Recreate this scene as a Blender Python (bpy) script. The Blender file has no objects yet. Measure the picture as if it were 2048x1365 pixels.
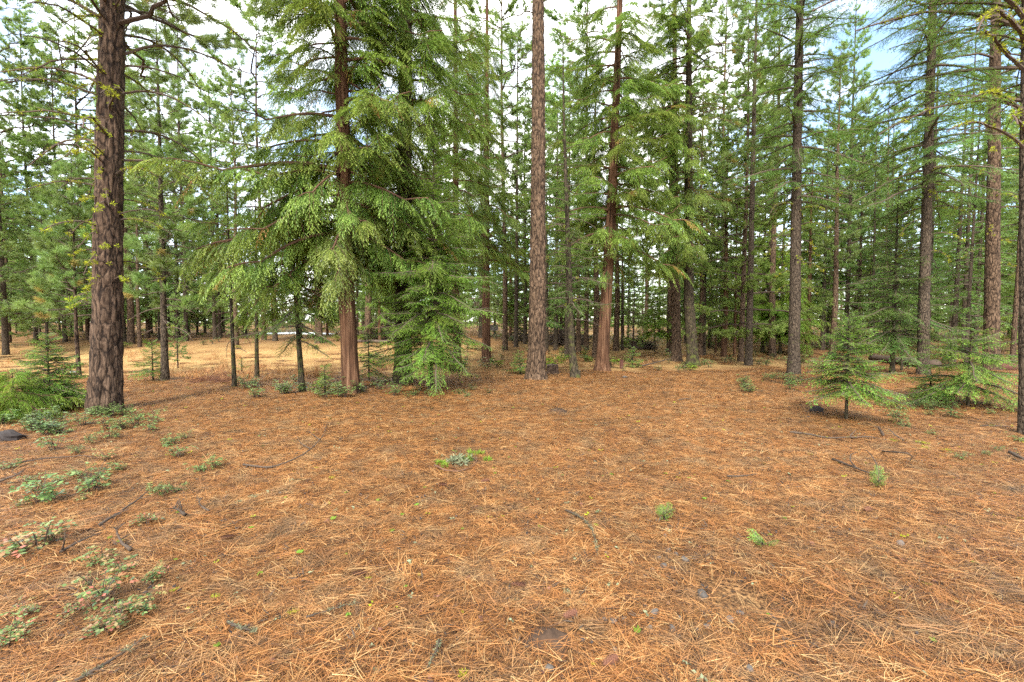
import bpy, math, random
import numpy as np
from mathutils import Matrix, Vector, Euler

# ------------------------------------------------------------------ camera, world, sun, exposure
scene = bpy.context.scene
COL = scene.collection
CAM_H = 1.5
F = 910.0                       # focal length in pixels of the 2048 px wide photograph
PITCH = math.atan(37.5 / F)
cam_d = bpy.data.cameras.new('camera')
cam_d.sensor_width = 36.0
cam_d.lens = 36.0 * F / 2048.0
cam_d.clip_start = 0.05
cam_d.clip_end = 3000
cam = bpy.data.objects.new('camera', cam_d)
COL.objects.link(cam)
cam.location = (0, 0, CAM_H)
cam.rotation_euler = (math.pi / 2 - PITCH, 0, 0)
scene.camera = cam

SUN_EL, SUN_AZ = math.radians(42), math.radians(192)
world = bpy.data.worlds.new("World")
scene.world = world
world.use_nodes = True
wn = world.node_tree
wn.nodes.clear()
wo = wn.nodes.new('ShaderNodeOutputWorld')
wb = wn.nodes.new('ShaderNodeBackground')
sky = wn.nodes.new('ShaderNodeTexSky')
sky.sky_type = 'NISHITA'
sky.sun_disc = False
sky.sun_elevation = SUN_EL
sky.sun_rotation = SUN_AZ
tc = wn.nodes.new('ShaderNodeTexCoord')
mp = wn.nodes.new('ShaderNodeMapping')
mp.inputs['Scale'].default_value = (1.0, 1.0, 2.2)
cn = wn.nodes.new('ShaderNodeTexNoise')
cn.inputs['Scale'].default_value = 2.3
cn.inputs['Detail'].default_value = 6
cr = wn.nodes.new('ShaderNodeValToRGB')
cr.color_ramp.elements[0].position = 0.38
cr.color_ramp.elements[1].position = 0.60
cmix = wn.nodes.new('ShaderNodeMix')
cmix.data_type = 'RGBA'
cmix.inputs[7].default_value = (8.2, 8.1, 7.9, 1)
wn.links.new(tc.outputs['Generated'], mp.inputs['Vector'])
wn.links.new(mp.outputs[0], cn.inputs['Vector'])
wn.links.new(cn.outputs['Fac'], cr.inputs['Fac'])
wn.links.new(cr.outputs['Color'], cmix.inputs[0])
wn.links.new(sky.outputs[0], cmix.inputs[6])
wn.links.new(cmix.outputs[2], wb.inputs['Color'])
wb.inputs['Strength'].default_value = 0.13
wn.links.new(wb.outputs[0], wo.inputs['Surface'])

sun_d = bpy.data.lights.new('sun', 'SUN')
sun_d.energy = 2.2
sun_d.angle = math.radians(10)
sun_d.color = (1.0, 0.93, 0.82)
sun = bpy.data.objects.new('sun', sun_d)
COL.objects.link(sun)
# sky azimuth: direction towards the sun
sdir = Vector((math.sin(SUN_AZ) * math.cos(SUN_EL), math.cos(SUN_AZ) * math.cos(SUN_EL), math.sin(SUN_EL)))
sun.rotation_euler = sdir.to_track_quat('Z', 'Y').to_euler()
sun.location = sdir * 50

scene.view_settings.view_transform = 'Standard'
scene.view_settings.look = 'None'
scene.view_settings.exposure = 2.0
scene.view_settings.gamma = 1
scene.view_settings.use_curve_mapping = False
scene.render.engine = 'CYCLES'
cy = scene.cycles
cy.max_bounces = 8
cy.diffuse_bounces = 6
cy.transmission_bounces = 6
cy.glossy_bounces = 1
cy.transparent_max_bounces = 4
cy.caustics_reflective = False
cy.caustics_refractive = False
cy.use_denoising = False
cy.use_adaptive_sampling = True
cy.adaptive_threshold = 0.02
scene.render.use_persistent_data = False

RNG = np.random.default_rng(11)
random.seed(11)

# ------------------------------------------------------------------ noise and terrain
_tab = np.random.default_rng(5).random((64, 64, 64)).astype(np.float32)
def noise3(x, y, z):
    """value noise in -1..1"""
    xi, yi, zi = np.floor(x).astype(int), np.floor(y).astype(int), np.floor(z).astype(int)
    fx, fy, fz = x - xi, y - yi, z - zi
    fx, fy, fz = fx * fx * (3 - 2 * fx), fy * fy * (3 - 2 * fy), fz * fz * (3 - 2 * fz)
    g = lambda a, b, c: _tab[(xi + a) & 63, (yi + b) & 63, (zi + c) & 63]
    l = lambda a, b, t: a + (b - a) * t
    r = l(l(l(g(0,0,0), g(1,0,0), fx), l(g(0,1,0), g(1,1,0), fx), fy),
          l(l(g(0,0,1), g(1,0,1), fx), l(g(0,1,1), g(1,1,1), fx), fy), fz)
    return r * 2 - 1

def sstep(a, b, x):
    t = np.clip((x - a) / (b - a), 0, 1)
    return t * t * (3 - 2 * t)

def ground_z(x, y):
    x = np.asarray(x, float); y = np.asarray(y, float)
    z = 0.030 * noise3(x * 0.8 + 7, y * 0.8, 0 * x + 3.3) + 0.10 * noise3(x * 0.16 + 3, y * 0.16 + 9, 0 * x + 1.5) * sstep(3, 14, y)
    left = sstep(3.0, -4.0, x)
    z += -0.22 * sstep(11, 15, y) * (1 - sstep(20, 30, y))
    z += left * 0.55 * sstep(22, 40, y) + (1 - left) * 0.1 * sstep(20, 60, y)
    z += 0.15 * sstep(3, 9, x) * np.exp(-((y - 14.5) / 3.0) ** 2)
    z += 0.8 * sstep(80, 200, np.hypot(x, y))
    return z

CP, SP = math.cos(PITCH), math.sin(PITCH)
def ray(u, v):
    a, b = (u - 1024) / F, (682.5 - v) / F
    return np.array([a, CP + b * SP, -SP + b * CP])

def at(u, v, h=0.0):
    """the ground point seen at a pixel of the photograph, h above the ground"""
    d = ray(u, v)
    if d[2] > -0.004: d[2] = -0.004
    t = (CAM_H - h) / -d[2]
    for _ in range(12):
        p = d * t
        g = float(ground_z(p[0], p[1])) + h
        t = 0.5 * t + 0.5 * (CAM_H - g) / -d[2]
    p = d * t
    return np.array([p[0], p[1], float(ground_z(p[0], p[1])) + h])

def on_plane(u, v, Y):
    d = ray(u, v); t = Y / d[1]
    return np.array([d[0] * t, Y, CAM_H + d[2] * t])

# ------------------------------------------------------------------ materials
def new_mat(name):
    m = bpy.data.materials.new(name); m.use_nodes = True
    nt = m.node_tree; nt.nodes.clear()
    out = nt.nodes.new('ShaderNodeOutputMaterial')
    return m, nt, out
def N(nt, t, **kw):
    n = nt.nodes.new(t)
    for k, v in kw.items():
        if k in n.inputs: n.inputs[k].default_value = v
        else: setattr(n, k, v)
    return n
def mixc(nt, fac, a, b):
    m = nt.nodes.new('ShaderNodeMix'); m.data_type = 'RGBA'
    for sock, val in ((m.inputs[0], fac), (m.inputs[6], a), (m.inputs[7], b)):
        if hasattr(val, 'is_output'): nt.links.new(val, sock)
        elif isinstance(val, tuple): sock.default_value = (*val, 1)
        else: sock.default_value = val
    return m.outputs[2]
def mth(nt, op, a, b=0.0, c=None):
    m = nt.nodes.new('ShaderNodeMath'); m.operation = op
    for s, val in zip(m.inputs, (a, b, c)):
        if val is None: continue
        if hasattr(val, 'is_output'): nt.links.new(val, s)
        else: s.default_value = val
    return m.outputs[0]
def ramp(nt, fac, stops):
    r = nt.nodes.new('ShaderNodeValToRGB')
    while len(r.color_ramp.elements) < len(stops): r.color_ramp.elements.new(0.5)
    for e, (p, c) in zip(r.color_ramp.elements, stops):
        e.position = p; e.color = (*c, 1) if isinstance(c, tuple) else (c, c, c, 1)
    nt.links.new(fac, r.inputs['Fac'])
    return r.outputs['Color']

def leaf_mat(name, dark, light, trans=0.35, third=None, gloss=False, rough=0.35, vary=0.35):
    """tint 0..1 runs dark to light (old to fresh growth), above 1 to the third colour"""
    m, nt, out = new_mat(name)
    at_ = N(nt, 'ShaderNodeAttribute', attribute_name='tint')
    oi = N(nt, 'ShaderNodeObjectInfo')
    geo = N(nt, 'ShaderNodeNewGeometry')
    no = N(nt, 'ShaderNodeTexNoise', Scale=0.9, Detail=1.0)
    nt.links.new(geo.outputs['Position'], no.inputs['Vector'])
    f = mth(nt, 'ADD', at_.outputs['Fac'], mth(nt, 'MULTIPLY', mth(nt, 'SUBTRACT', no.outputs['Fac'], 0.5), 0.7))
    col = mixc(nt, f, dark, light)
    if third: col = mixc(nt, mth(nt, 'SUBTRACT', at_.outputs['Fac'], 1.0), col, third)
    hs = N(nt, 'ShaderNodeHueSaturation')
    nt.links.new(col, hs.inputs['Color'])
    nt.links.new(mth(nt, 'ADD', mth(nt, 'MULTIPLY', oi.outputs['Random'], vary), 1 - vary / 2), hs.inputs['Value'])
    nt.links.new(mth(nt, 'ADD', mth(nt, 'MULTIPLY', oi.outputs['Random'], 0.035), 0.4825), hs.inputs['Hue'])
    c = hs.outputs['Color']
    if gloss:
        d = N(nt, 'ShaderNodeBsdfPrincipled', Roughness=rough)
        nt.links.new(c, d.inputs['Base Color'])
        ds = d.outputs[0]
    else:
        d = N(nt, 'ShaderNodeBsdfDiffuse'); nt.links.new(c, d.inputs['Color']); ds = d.outputs[0]
    if trans:
        t = N(nt, 'ShaderNodeBsdfTranslucent')
        nt.links.new(mixc(nt, 0.35, c, (0.28, 0.42, 0.05)) if trans > 0.2 else c, t.inputs['Color'])
        ms = N(nt, 'ShaderNodeMixShader', Fac=trans)
        nt.links.new(ds, ms.inputs[1]); nt.links.new(t.outputs[0], ms.inputs[2]); ds = ms.outputs[0]
    nt.links.new(ds, out.inputs['Surface'])
    return m

def bark_mat(name, crack, plate1, plate2, scale=9.0, stretch=0.3, moss=0.0, fibrous=False, bump=0.6):
    m, nt, out = new_mat(name)
    tcn = N(nt, 'ShaderNodeTexCoord')
    mpn = N(nt, 'ShaderNodeMapping'); mpn.inputs['Scale'].default_value = (1, 1, stretch)
    nt.links.new(tcn.outputs['Object'], mpn.inputs['Vector'])
    wob = N(nt, 'ShaderNodeTexNoise', Scale=6.0, Detail=3.0)
    nt.links.new(mpn.outputs[0], wob.inputs['Vector'])
    vadd = N(nt, 'ShaderNodeVectorMath', operation='MULTIPLY_ADD')
    vadd.inputs[1].default_value = (0.05, 0.05, 0.05) if fibrous else (0.16, 0.16, 0.16)
    nt.links.new(wob.outputs['Color'], vadd.inputs[0]); nt.links.new(mpn.outputs[0], vadd.inputs[2])
    if fibrous:
        vo = N(nt, 'ShaderNodeTexNoise', Scale=scale * 2.2, Detail=5.0, Roughness=0.65)
        nt.links.new(vadd.outputs[0], vo.inputs['Vector'])
        hgt = vo.outputs['Fac']
        base = ramp(nt, hgt, [(0.32, crack), (0.5, plate1), (0.68, plate2)])
    else:
        vo = N(nt, 'ShaderNodeTexVoronoi', feature='DISTANCE_TO_EDGE', Scale=scale)
        nt.links.new(vadd.outputs[0], vo.inputs['Vector'])
        n2 = N(nt, 'ShaderNodeTexNoise', Scale=scale * 2.2, Detail=5.0, Roughness=0.7)
        nt.links.new(vadd.outputs[0], n2.inputs['Vector'])
        hgt = mth(nt, 'ADD', mth(nt, 'MINIMUM', mth(nt, 'MULTIPLY', vo.outputs['Distance'], 3.0), 0.6), mth(nt, 'MULTIPLY', mth(nt, 'SUBTRACT', n2.outputs['Fac'], 0.25), 1.1))
        pl = ramp(nt, n2.outputs['Fac'], [(0.40, plate1), (0.64, plate2)])
        base = mixc(nt, ramp(nt, hgt, [(0.22, 0.0), (0.72, 1.0)]), crack, pl)
    n3 = N(nt, 'ShaderNodeTexNoise', Scale=1.3, Detail=2.0)
    nt.links.new(tcn.outputs['Object'], n3.inputs['Vector'])
    hs = N(nt, 'ShaderNodeHueSaturation')
    nt.links.new(base, hs.inputs['Color'])
    nt.links.new(mth(nt, 'ADD', mth(nt, 'MULTIPLY', n3.outputs['Fac'], 0.7), 0.65), hs.inputs['Value'])
    c = hs.outputs['Color']
    if moss:
        n4 = N(nt, 'ShaderNodeTexNoise', Scale=5.0, Detail=5.0, Roughness=0.7)
        nt.links.new(tcn.outputs['Object'], n4.inputs['Vector'])
        sz = N(nt, 'ShaderNodeSeparateXYZ'); nt.links.new(tcn.outputs['Object'], sz.inputs[0])
        fade = mth(nt, 'MULTIPLY', mth(nt, 'SUBTRACT', 7.0, sz.outputs['Z']), 0.03)
        mf = ramp(nt, mth(nt, 'ADD', n4.outputs['Fac'], fade), [(0.86 - moss * 0.2, 0.0), (0.98 - moss * 0.2, 0.7)])
        c = mixc(nt, mf, c, (0.085, 0.10, 0.022))
    d = N(nt, 'ShaderNodeBsdfPrincipled', Roughness=0.9)
    d.inputs['Specular IOR Level'].default_value = 0.15
    nt.links.new(c, d.inputs['Base Color'])
    bp = N(nt, 'ShaderNodeBump', Strength=bump, Distance=0.03)
    nt.links.new(hgt, bp.inputs['Height']); nt.links.new(bp.outputs[0], d.inputs['Normal'])
    nt.links.new(d.outputs[0], out.inputs['Surface'])
    return m

def plain_mat(name, col, rough=0.9, var=0.4, scale=12.0, spec=0.2, bump=0.3):
    m, nt, out = new_mat(name)
    tcn = N(nt, 'ShaderNodeTexCoord')
    no = N(nt, 'ShaderNodeTexNoise', Scale=scale, Detail=4.0, Roughness=0.65)
    nt.links.new(tcn.outputs['Object'], no.inputs['Vector'])
    oi = N(nt, 'ShaderNodeObjectInfo')
    hs = N(nt, 'ShaderNodeHueSaturation'); hs.inputs['Color'].default_value = (*col, 1)
    nt.links.new(mth(nt, 'ADD', mth(nt, 'MULTIPLY', no.outputs['Fac'], var * 2), mth(nt, 'ADD', mth(nt, 'MULTIPLY', oi.outputs['Random'], var), 1 - var * 1.5)), hs.inputs['Value'])
    d = N(nt, 'ShaderNodeBsdfPrincipled', Roughness=rough)
    d.inputs['Specular IOR Level'].default_value = spec
    nt.links.new(hs.outputs[0], d.inputs['Base Color'])
    bp = N(nt, 'ShaderNodeBump', Strength=bump, Distance=0.01)
    nt.links.new(no.outputs['Fac'], bp.inputs['Height']); nt.links.new(bp.outputs[0], d.inputs['Normal'])
    nt.links.new(d.outputs[0], out.inputs['Surface'])
    return m

M = {}
M['cedar_leaf'] = leaf_mat('cedar_foliage', (0.042, 0.105, 0.017), (0.31, 0.41, 0.080), 0.42, third=(0.34, 0.19, 0.06), gloss=True, rough=0.5)
M['fir_leaf'] = leaf_mat('fir_foliage', (0.030, 0.090, 0.020), (0.18, 0.32, 0.060), 0.42, gloss=True, rough=0.5)
M['pine_leaf'] = leaf_mat('pine_foliage', (0.080, 0.14, 0.035), (0.31, 0.42, 0.13), 0.48, third=(0.42, 0.20, 0.07), gloss=True, rough=0.5)
M['far_leaf'] = leaf_mat('far_foliage', (0.11, 0.19, 0.045), (0.36, 0.47, 0.14), 0.52)
M['sapling_leaf'] = leaf_mat('sapling_foliage', (0.055, 0.15, 0.022), (0.26, 0.42, 0.055), 0.42, gloss=True, rough=0.5)
M['yellow_leaf'] = leaf_mat('yellow_cedar_foliage', (0.075, 0.16, 0.02), (0.31, 0.45, 0.06), 0.55, third=(0.34, 0.17, 0.05), gloss=True, rough=0.5)
M['broad_leaf'] = leaf_mat('shrub_leaf', (0.030, 0.075, 0.022), (0.20, 0.27, 0.08), 0.2, third=(0.34, 0.10, 0.07), gloss=True, rough=0.28)
M['bright_leaf'] = leaf_mat('bright_leaf', (0.09, 0.17, 0.025), (0.24, 0.33, 0.05), 0.35)
M['lichen'] = leaf_mat('lichen', (0.18, 0.21, 0.02), (0.45, 0.48, 0.04), 0.3)
M['grey_lichen'] = leaf_mat('grey_lichen', (0.05, 0.055, 0.03), (0.27, 0.30, 0.18), 0.2)
M['twig'] = plain_mat('dead_wood', (0.085, 0.062, 0.048), 0.9)
M['stick'] = plain_mat('stick_wood', (0.060, 0.045, 0.034), 0.9, scale=30)
M['cedar_twig'] = plain_mat('cedar_limb', (0.10, 0.055, 0.035), 0.9)
M['soil'] = plain_mat('soil', (0.050, 0.031, 0.020), 1.0, scale=25, bump=1.0)
M['stone'] = plain_mat('stone', (0.085, 0.074, 0.064), 0.75, scale=14)
M['cone'] = plain_mat('cone_scale', (0.12, 0.055, 0.035), 0.8, scale=40)
M['charcoal'] = plain_mat('dark_wood', (0.03, 0.025, 0.024), 0.9, scale=20)
M['snow'] = plain_mat('old_snow', (0.80, 0.83, 0.86), 0.8, var=0.08, scale=1.5)
M['board'] = plain_mat('grey_board', (0.17, 0.16, 0.15), 0.8)
M['log'] = plain_mat('log_bark', (0.08, 0.058, 0.044), 0.9, scale=6)
M['redlog'] = plain_mat('red_log', (0.085, 0.036, 0.027), 0.9, scale=5)
M['bark_pine'] = bark_mat('pine_bark', (0.011, 0.007, 0.005), (0.056, 0.036, 0.023), (0.15, 0.100, 0.064), 12, 0.38, moss=0)
M['bark_dark'] = bark_mat('dark_pine_bark', (0.009, 0.006, 0.005), (0.040, 0.025, 0.017), (0.12, 0.080, 0.054), 13, 0.28, moss=0)
M['bark_cedar'] = bark_mat('cedar_bark', (0.016, 0.009, 0.006), (0.085, 0.042, 0.023), (0.18, 0.105, 0.062), 9, 0.045, fibrous=True, bump=1.0)
M['bark_fir'] = bark_mat('fir_bark', (0.012, 0.009, 0.007), (0.046, 0.034, 0.024), (0.115, 0.088, 0.062), 21, 0.35, moss=0.4)
M['bark_moss'] = bark_mat('mossy_bark', (0.010, 0.009, 0.006), (0.036, 0.028, 0.018), (0.085, 0.066, 0.042), 16, 0.25, moss=0.8)

def needle_mat():
    m, nt, out = new_mat('fallen_needle')
    a = N(nt, 'ShaderNodeAttribute', attribute_name='tint')
    geo = N(nt, 'ShaderNodeNewGeometry')
    no = N(nt, 'ShaderNodeTexNoise', Scale=0.55, Detail=3.0)
    nt.links.new(geo.outputs['Position'], no.inputs['Vector'])
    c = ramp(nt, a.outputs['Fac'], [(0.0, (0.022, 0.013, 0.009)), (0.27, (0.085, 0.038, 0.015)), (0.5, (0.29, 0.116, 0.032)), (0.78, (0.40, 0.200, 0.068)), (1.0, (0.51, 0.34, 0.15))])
    n2 = N(nt, 'ShaderNodeTexNoise', Scale=2.6, Detail=5.0, Roughness=0.7)
    nt.links.new(geo.outputs['Position'], n2.inputs['Vector'])
    hs = N(nt, 'ShaderNodeHueSaturation')
    nt.links.new(mixc(nt, ramp(nt, n2.outputs['Fac'], [(0.47, 0.0), (0.68, 0.65)]), c, mixc(nt, a.outputs['Fac'], (0.05, 0.033, 0.02), (0.27, 0.19, 0.10))), hs.inputs['Color'])
    nt.links.new(mth(nt, 'ADD', mth(nt, 'MULTIPLY', no.outputs['Fac'], 0.9), 0.58), hs.inputs['Value'])
    d = N(nt, 'ShaderNodeBsdfPrincipled', Roughness=0.55)
    d.inputs['Specular IOR Level'].default_value = 0.35
    nt.links.new(hs.outputs[0], d.inputs['Base Color'])
    nt.links.new(d.outputs[0], out.inputs['Surface'])
    return m
M['needle'] = needle_mat()

def ground_mat():
    m, nt, out = new_mat('forest_floor')
    tcn = N(nt, 'ShaderNodeTexCoord')
    z = N(nt, 'ShaderNodeAttribute', attribute_name='tint')
    f = N(nt, 'ShaderNodeTexNoise', Scale=45.0, Detail=5.0, Roughness=0.75)
    g = N(nt, 'ShaderNodeTexNoise', Scale=0.5, Detail=5.0, Roughness=0.6)
    for n_ in (f, g): nt.links.new(tcn.outputs['Object'], n_.inputs['Vector'])
    near = ramp(nt, f.outputs['Fac'], [(0.40, (0.020, 0.012, 0.008)), (0.5, (0.13, 0.062, 0.025)), (0.62, (0.33, 0.18, 0.075))])
    brown = ramp(nt, f.outputs['Fac'], [(0.38, (0.03, 0.02, 0.013)), (0.5, (0.14, 0.085, 0.04)), (0.66, (0.30, 0.20, 0.09))])
    yel = ramp(nt, f.outputs['Fac'], [(0.36, (0.12, 0.07, 0.025)), (0.48, (0.38, 0.23, 0.09)), (0.64, (0.60, 0.44, 0.19))])
    c = mixc(nt, ramp(nt, g.outputs['Fac'], [(0.45, 0.0), (0.66, 0.8)]), near, brown)
    zf = mth(nt, 'MULTIPLY', z.outputs['Fac'], mth(nt, 'MULTIPLY', mth(nt, 'SUBTRACT', g.outputs['Fac'], 0.2), 2.0))
    c = mixc(nt, zf, c, yel)
    d = N(nt, 'ShaderNodeBsdfPrincipled', Roughness=0.95)
    d.inputs['Specular IOR Level'].default_value = 0.1
    nt.links.new(c, d.inputs['Base Color'])
    bp = N(nt, 'ShaderNodeBump', Strength=0.6, Distance=0.03)
    nt.links.new(f.outputs['Fac'], bp.inputs['Height']); nt.links.new(bp.outputs[0], d.inputs['Normal'])
    nt.links.new(d.outputs[0], out.inputs['Surface'])
    return m
M['ground'] = ground_mat()

# ------------------------------------------------------------------ mesh building
def unit(v):
    v = np.asarray(v, float)
    return v / np.maximum(np.linalg.norm(v, axis=-1, keepdims=True), 1e-9)

class MB:
    """collects quads; build() makes one mesh"""
    def __init__(s): s.V = []; s.Fq = []; s.Mi = []; s.T = []; s.n = 0
    def add(s, V, Fq, mi=0, tint=0.5):
        V = np.asarray(V, float).reshape(-1, 3); Fq = np.asarray(Fq, int).reshape(-1, 4)
        s.V.append(V); s.Fq.append(Fq + s.n); s.n += len(V)
        s.Mi.append(np.full(len(Fq), mi)); s.T.append(np.broadcast_to(np.asarray(tint, float), (len(V),)))
    def tube(s, P, R, k=5, mi=0, tint=0.5, cap=True):
        P = np.asarray(P, float); R = np.broadcast_to(np.asarray(R, float), (len(P),))
        D = unit(np.gradient(P, axis=0))
        ref = np.array([0, 0, 1.0]) if abs(D[:, 2]).mean() < 0.8 else np.array([1.0, 0, 0])
        A = unit(np.cross(D, ref)); B = np.cross(D, A)
        th = np.linspace(0, 2 * np.pi, k, endpoint=False)
        ring = P[:, None] + R[:, None, None] * (np.cos(th)[None, :, None] * A[:, None] + np.sin(th)[None, :, None] * B[:, None])
        m = len(P); i = np.arange(m - 1)[:, None] * k; j = np.arange(k)[None]; j2 = (j + 1) % k
        Q = np.stack([i + j, i + j2, i + k + j2, i + k + j], -1).reshape(-1, 4)
        V = ring.reshape(-1, 3)
        if cap:
            n0 = len(V); V = np.vstack([V, P[0], P[-1]])
            j = np.arange(0, k, 2)
            e0 = np.stack([np.full(len(j), n0), (j + 2) % k if k % 2 == 0 else np.minimum(j + 2, k) % k, (j + 1) % k, j], -1)
            e1 = np.stack([np.full(len(j), n0 + 1), j + (m - 1) * k, (j + 1) % k + (m - 1) * k, ((j + 2) % k if k % 2 == 0 else np.minimum(j + 2, k) % k) + (m - 1) * k], -1)
            if k % 2: e0, e1 = e0[:-1], e1[:-1]
            Q = np.vstack([Q, e0, e1])
        s.add(V, Q, mi, tint)
    def leaves(s, P, D, S, L, W, mi=1, tint=0.5):
        """rhombic blades: base P, unit direction D, side S"""
        n = len(P); L = np.broadcast_to(L, (n,))[:, None]; W = np.broadcast_to(W, (n,))[:, None]
        V = np.stack([P, P + D * L * 0.45 + S * W / 2, P + D * L, P + D * L * 0.45 - S * W / 2], 1)
        s.add(V, np.arange(n * 4).reshape(-1, 4), mi, np.repeat(np.broadcast_to(tint, (n,)), 4))
    def arrays(s):
        return np.vstack(s.V), np.vstack(s.Fq), np.concatenate(s.Mi), np.concatenate(s.T)
    def merge(s, arr, mat4):
        V, Fq, Mi, T = arr
        Mx = np.array(mat4)
        s.V.append(V @ Mx[:3, :3].T + Mx[:3, 3]); s.Fq.append(Fq + s.n); s.n += len(V); s.Mi.append(Mi); s.T.append(T)
    def mesh(s, name, mats, smooth=False):
        V, Fq, Mi, T = s.arrays()
        me = bpy.data.meshes.new(name)
        me.vertices.add(len(V)); me.vertices.foreach_set('co', V.astype(np.float32).ravel())
        me.loops.add(len(Fq) * 4); me.loops.foreach_set('vertex_index', Fq.astype(np.int32).ravel())
        me.polygons.add(len(Fq)); me.polygons.foreach_set('loop_start', np.arange(len(Fq), dtype=np.int32) * 4)
        for m in mats: me.materials.append(m)
        me.polygons.foreach_set('material_index', Mi.astype(np.int32))
        me.polygons.foreach_set('use_smooth', np.full(len(Fq), smooth))
        a = me.attributes.new('tint', 'FLOAT', 'POINT'); a.data.foreach_set('value', T.astype(np.float32))
        me.update(calc_edges=True)
        return me

def link(name, data, parent=None, loc=None, M4=None):
    o = bpy.data.objects.new(name, data); COL.objects.link(o)
    if parent: o.parent = parent
    if M4 is not None: o.matrix_basis = M4
    elif loc is not None: o.location = loc
    return o
def tag(o, label, cat, group=None):
    o['label'] = label; o['category'] = cat
    if group: o['group'] = group
    return o
def thing(name, label, cat, loc, group=None):
    return tag(link(name, None, loc=loc), label, cat, group)

# ------------------------------------------------------------------ foliage
def rnd(a, b, n=None): return RNG.uniform(a, b, n)
def side_of(D):
    s = np.cross(D, np.array([0, 0, 1.0])); return unit(s + 1e-6)

def twig_leaves(mb, P0, D, L, droop, per_m, leafL, leafW, ang, tint, mi=1, flat=0.25):
    """paired blades along many straight-ish twigs. P0,D (n,3), L (n,)"""
    cnt = np.maximum((L * per_m).astype(int), 3)
    idx = np.repeat(np.arange(len(L)), cnt); n = len(idx)
    t = (np.concatenate([np.arange(c) + 0.5 for c in cnt]) / np.repeat(cnt, cnt)) ** 0.9
    Dd = D[idx]; Li = L[idx]
    P = P0[idx] + Dd * (Li * t)[:, None]; P[:, 2] -= droop[idx] * Li * t * t
    Dc = Dd.copy(); Dc[:, 2] -= 2 * droop[idx] * t; Dc = unit(Dc)
    S = side_of(Dc); sg = np.where(RNG.random(n) < 0.5, -1.0, 1.0)
    a = np.radians(ang) * rnd(0.5, 1.3, n)
    LD = Dc * np.cos(a)[:, None] + S * (np.sin(a) * sg)[:, None]
    LD[:, 2] += rnd(-flat, flat, n); LD = unit(LD)
    SS = unit(np.cross(LD, unit(np.stack([rnd(-.5, .5, n), rnd(-.5, .5, n), np.ones(n)], 1))))
    tt = np.clip(tint[idx] + 0.7 * (t - 0.5) + rnd(-.12, .12, n), 0, 1) + np.where(tint[idx] > 1, 1, 0)
    mb.leaves(P, LD, SS, leafL * rnd(0.7, 1.2, n), leafW, mi, tt)

def axis(L, rise, droop, n=9, wig=0.04):
    t = np.linspace(0, 1, n)
    y = np.cumsum(rnd(-wig, wig, n)) * L * 0.5; y -= y[0]
    z = L * (rise * t - droop * t ** 2)
    return np.stack([L * t * (1 - 0.1 * droop), y, z], 1), t

def interp(A, t, tq):
    return np.stack([np.interp(tq, t, A[:, i]) for i in range(3)], -1)

def cedar_branch(L, q=1.0, dead=0.0):
    mb = MB()
    A, t = axis(L, rnd(0.0, 0.2), rnd(0.30, 0.55), wig=0.05)
    A[:, 2] += L * 0.18 * sstep(0.7, 1.0, t) * t
    mb.tube(A, 0.016 * L * (1 - 0.85 * t) + 0.004, 5, 0)
    ns = int(L * 12)
    ts = np.sort(rnd(0.18, 1.0, ns))
    P = interp(A, t, ts); TD = unit(interp(np.gradient(A, axis=0), t, ts)); S = side_of(TD)
    sg = np.where(np.arange(ns) % 2 == 0, 1.0, -1.0)
    a = np.radians(rnd(25, 70, ns)) * (1.15 - ts * 0.8)
    D = unit(TD * np.cos(a)[:, None] + S * (np.sin(a) * sg)[:, None] + np.array([0, 0, 0.05]))
    FL = rnd(0.28, 0.78, ns) * (1.1 - 0.3 * ts) * min(1.0, 0.5 + L / 4)
    dr = rnd(0.45, 1.25, ns)
    tint = rnd(0.15, 0.85, ns); tint = np.where(RNG.random(ns) < dead, 1.6, tint)
    P0s, Ds, Ls, drs, ti = [], [], [], [], []
    for k in range(ns):
        f = np.linspace(0, 1, 6)
        X = P[k] + D[k] * (FL[k] * f)[:, None]; X[:, 2] -= dr[k] * FL[k] * f * f
        mb.tube(X, 0.004 * (1.2 - f), 3, 0, cap=False)
        m = max(int(FL[k] * 44 * q), 6)
        tq = np.linspace(0.08, 1.0, m)
        XP = interp(X, f, tq); XD = D[k] + np.stack([0 * tq, 0 * tq, -2 * dr[k] * tq], 1); XD = unit(XD)
        SS = side_of(XD); s2 = np.where(np.arange(m) % 2 == 0, 1.0, -1.0)
        b = np.radians(rnd(28, 52, m))
        DD = unit(XD * np.cos(b)[:, None] + SS * (np.sin(b) * s2)[:, None] + np.stack([0 * tq, 0 * tq, rnd(-.25, .1, m)], 1))
        P0s.append(XP); Ds.append(DD); Ls.append(0.42 * FL[k] * (1.05 - tq) * rnd(.7, 1.2, m) + 0.05)
        drs.append(rnd(0.2, 0.7, m)); ti.append(np.full(m, tint[k]))
    twig_leaves(mb, np.vstack(P0s), np.vstack(Ds), np.concatenate(Ls), np.concatenate(drs), 78 * q, 0.046 / q ** 0.5, 0.0155 / q, 32, np.concatenate(ti))
    return mb

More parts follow.
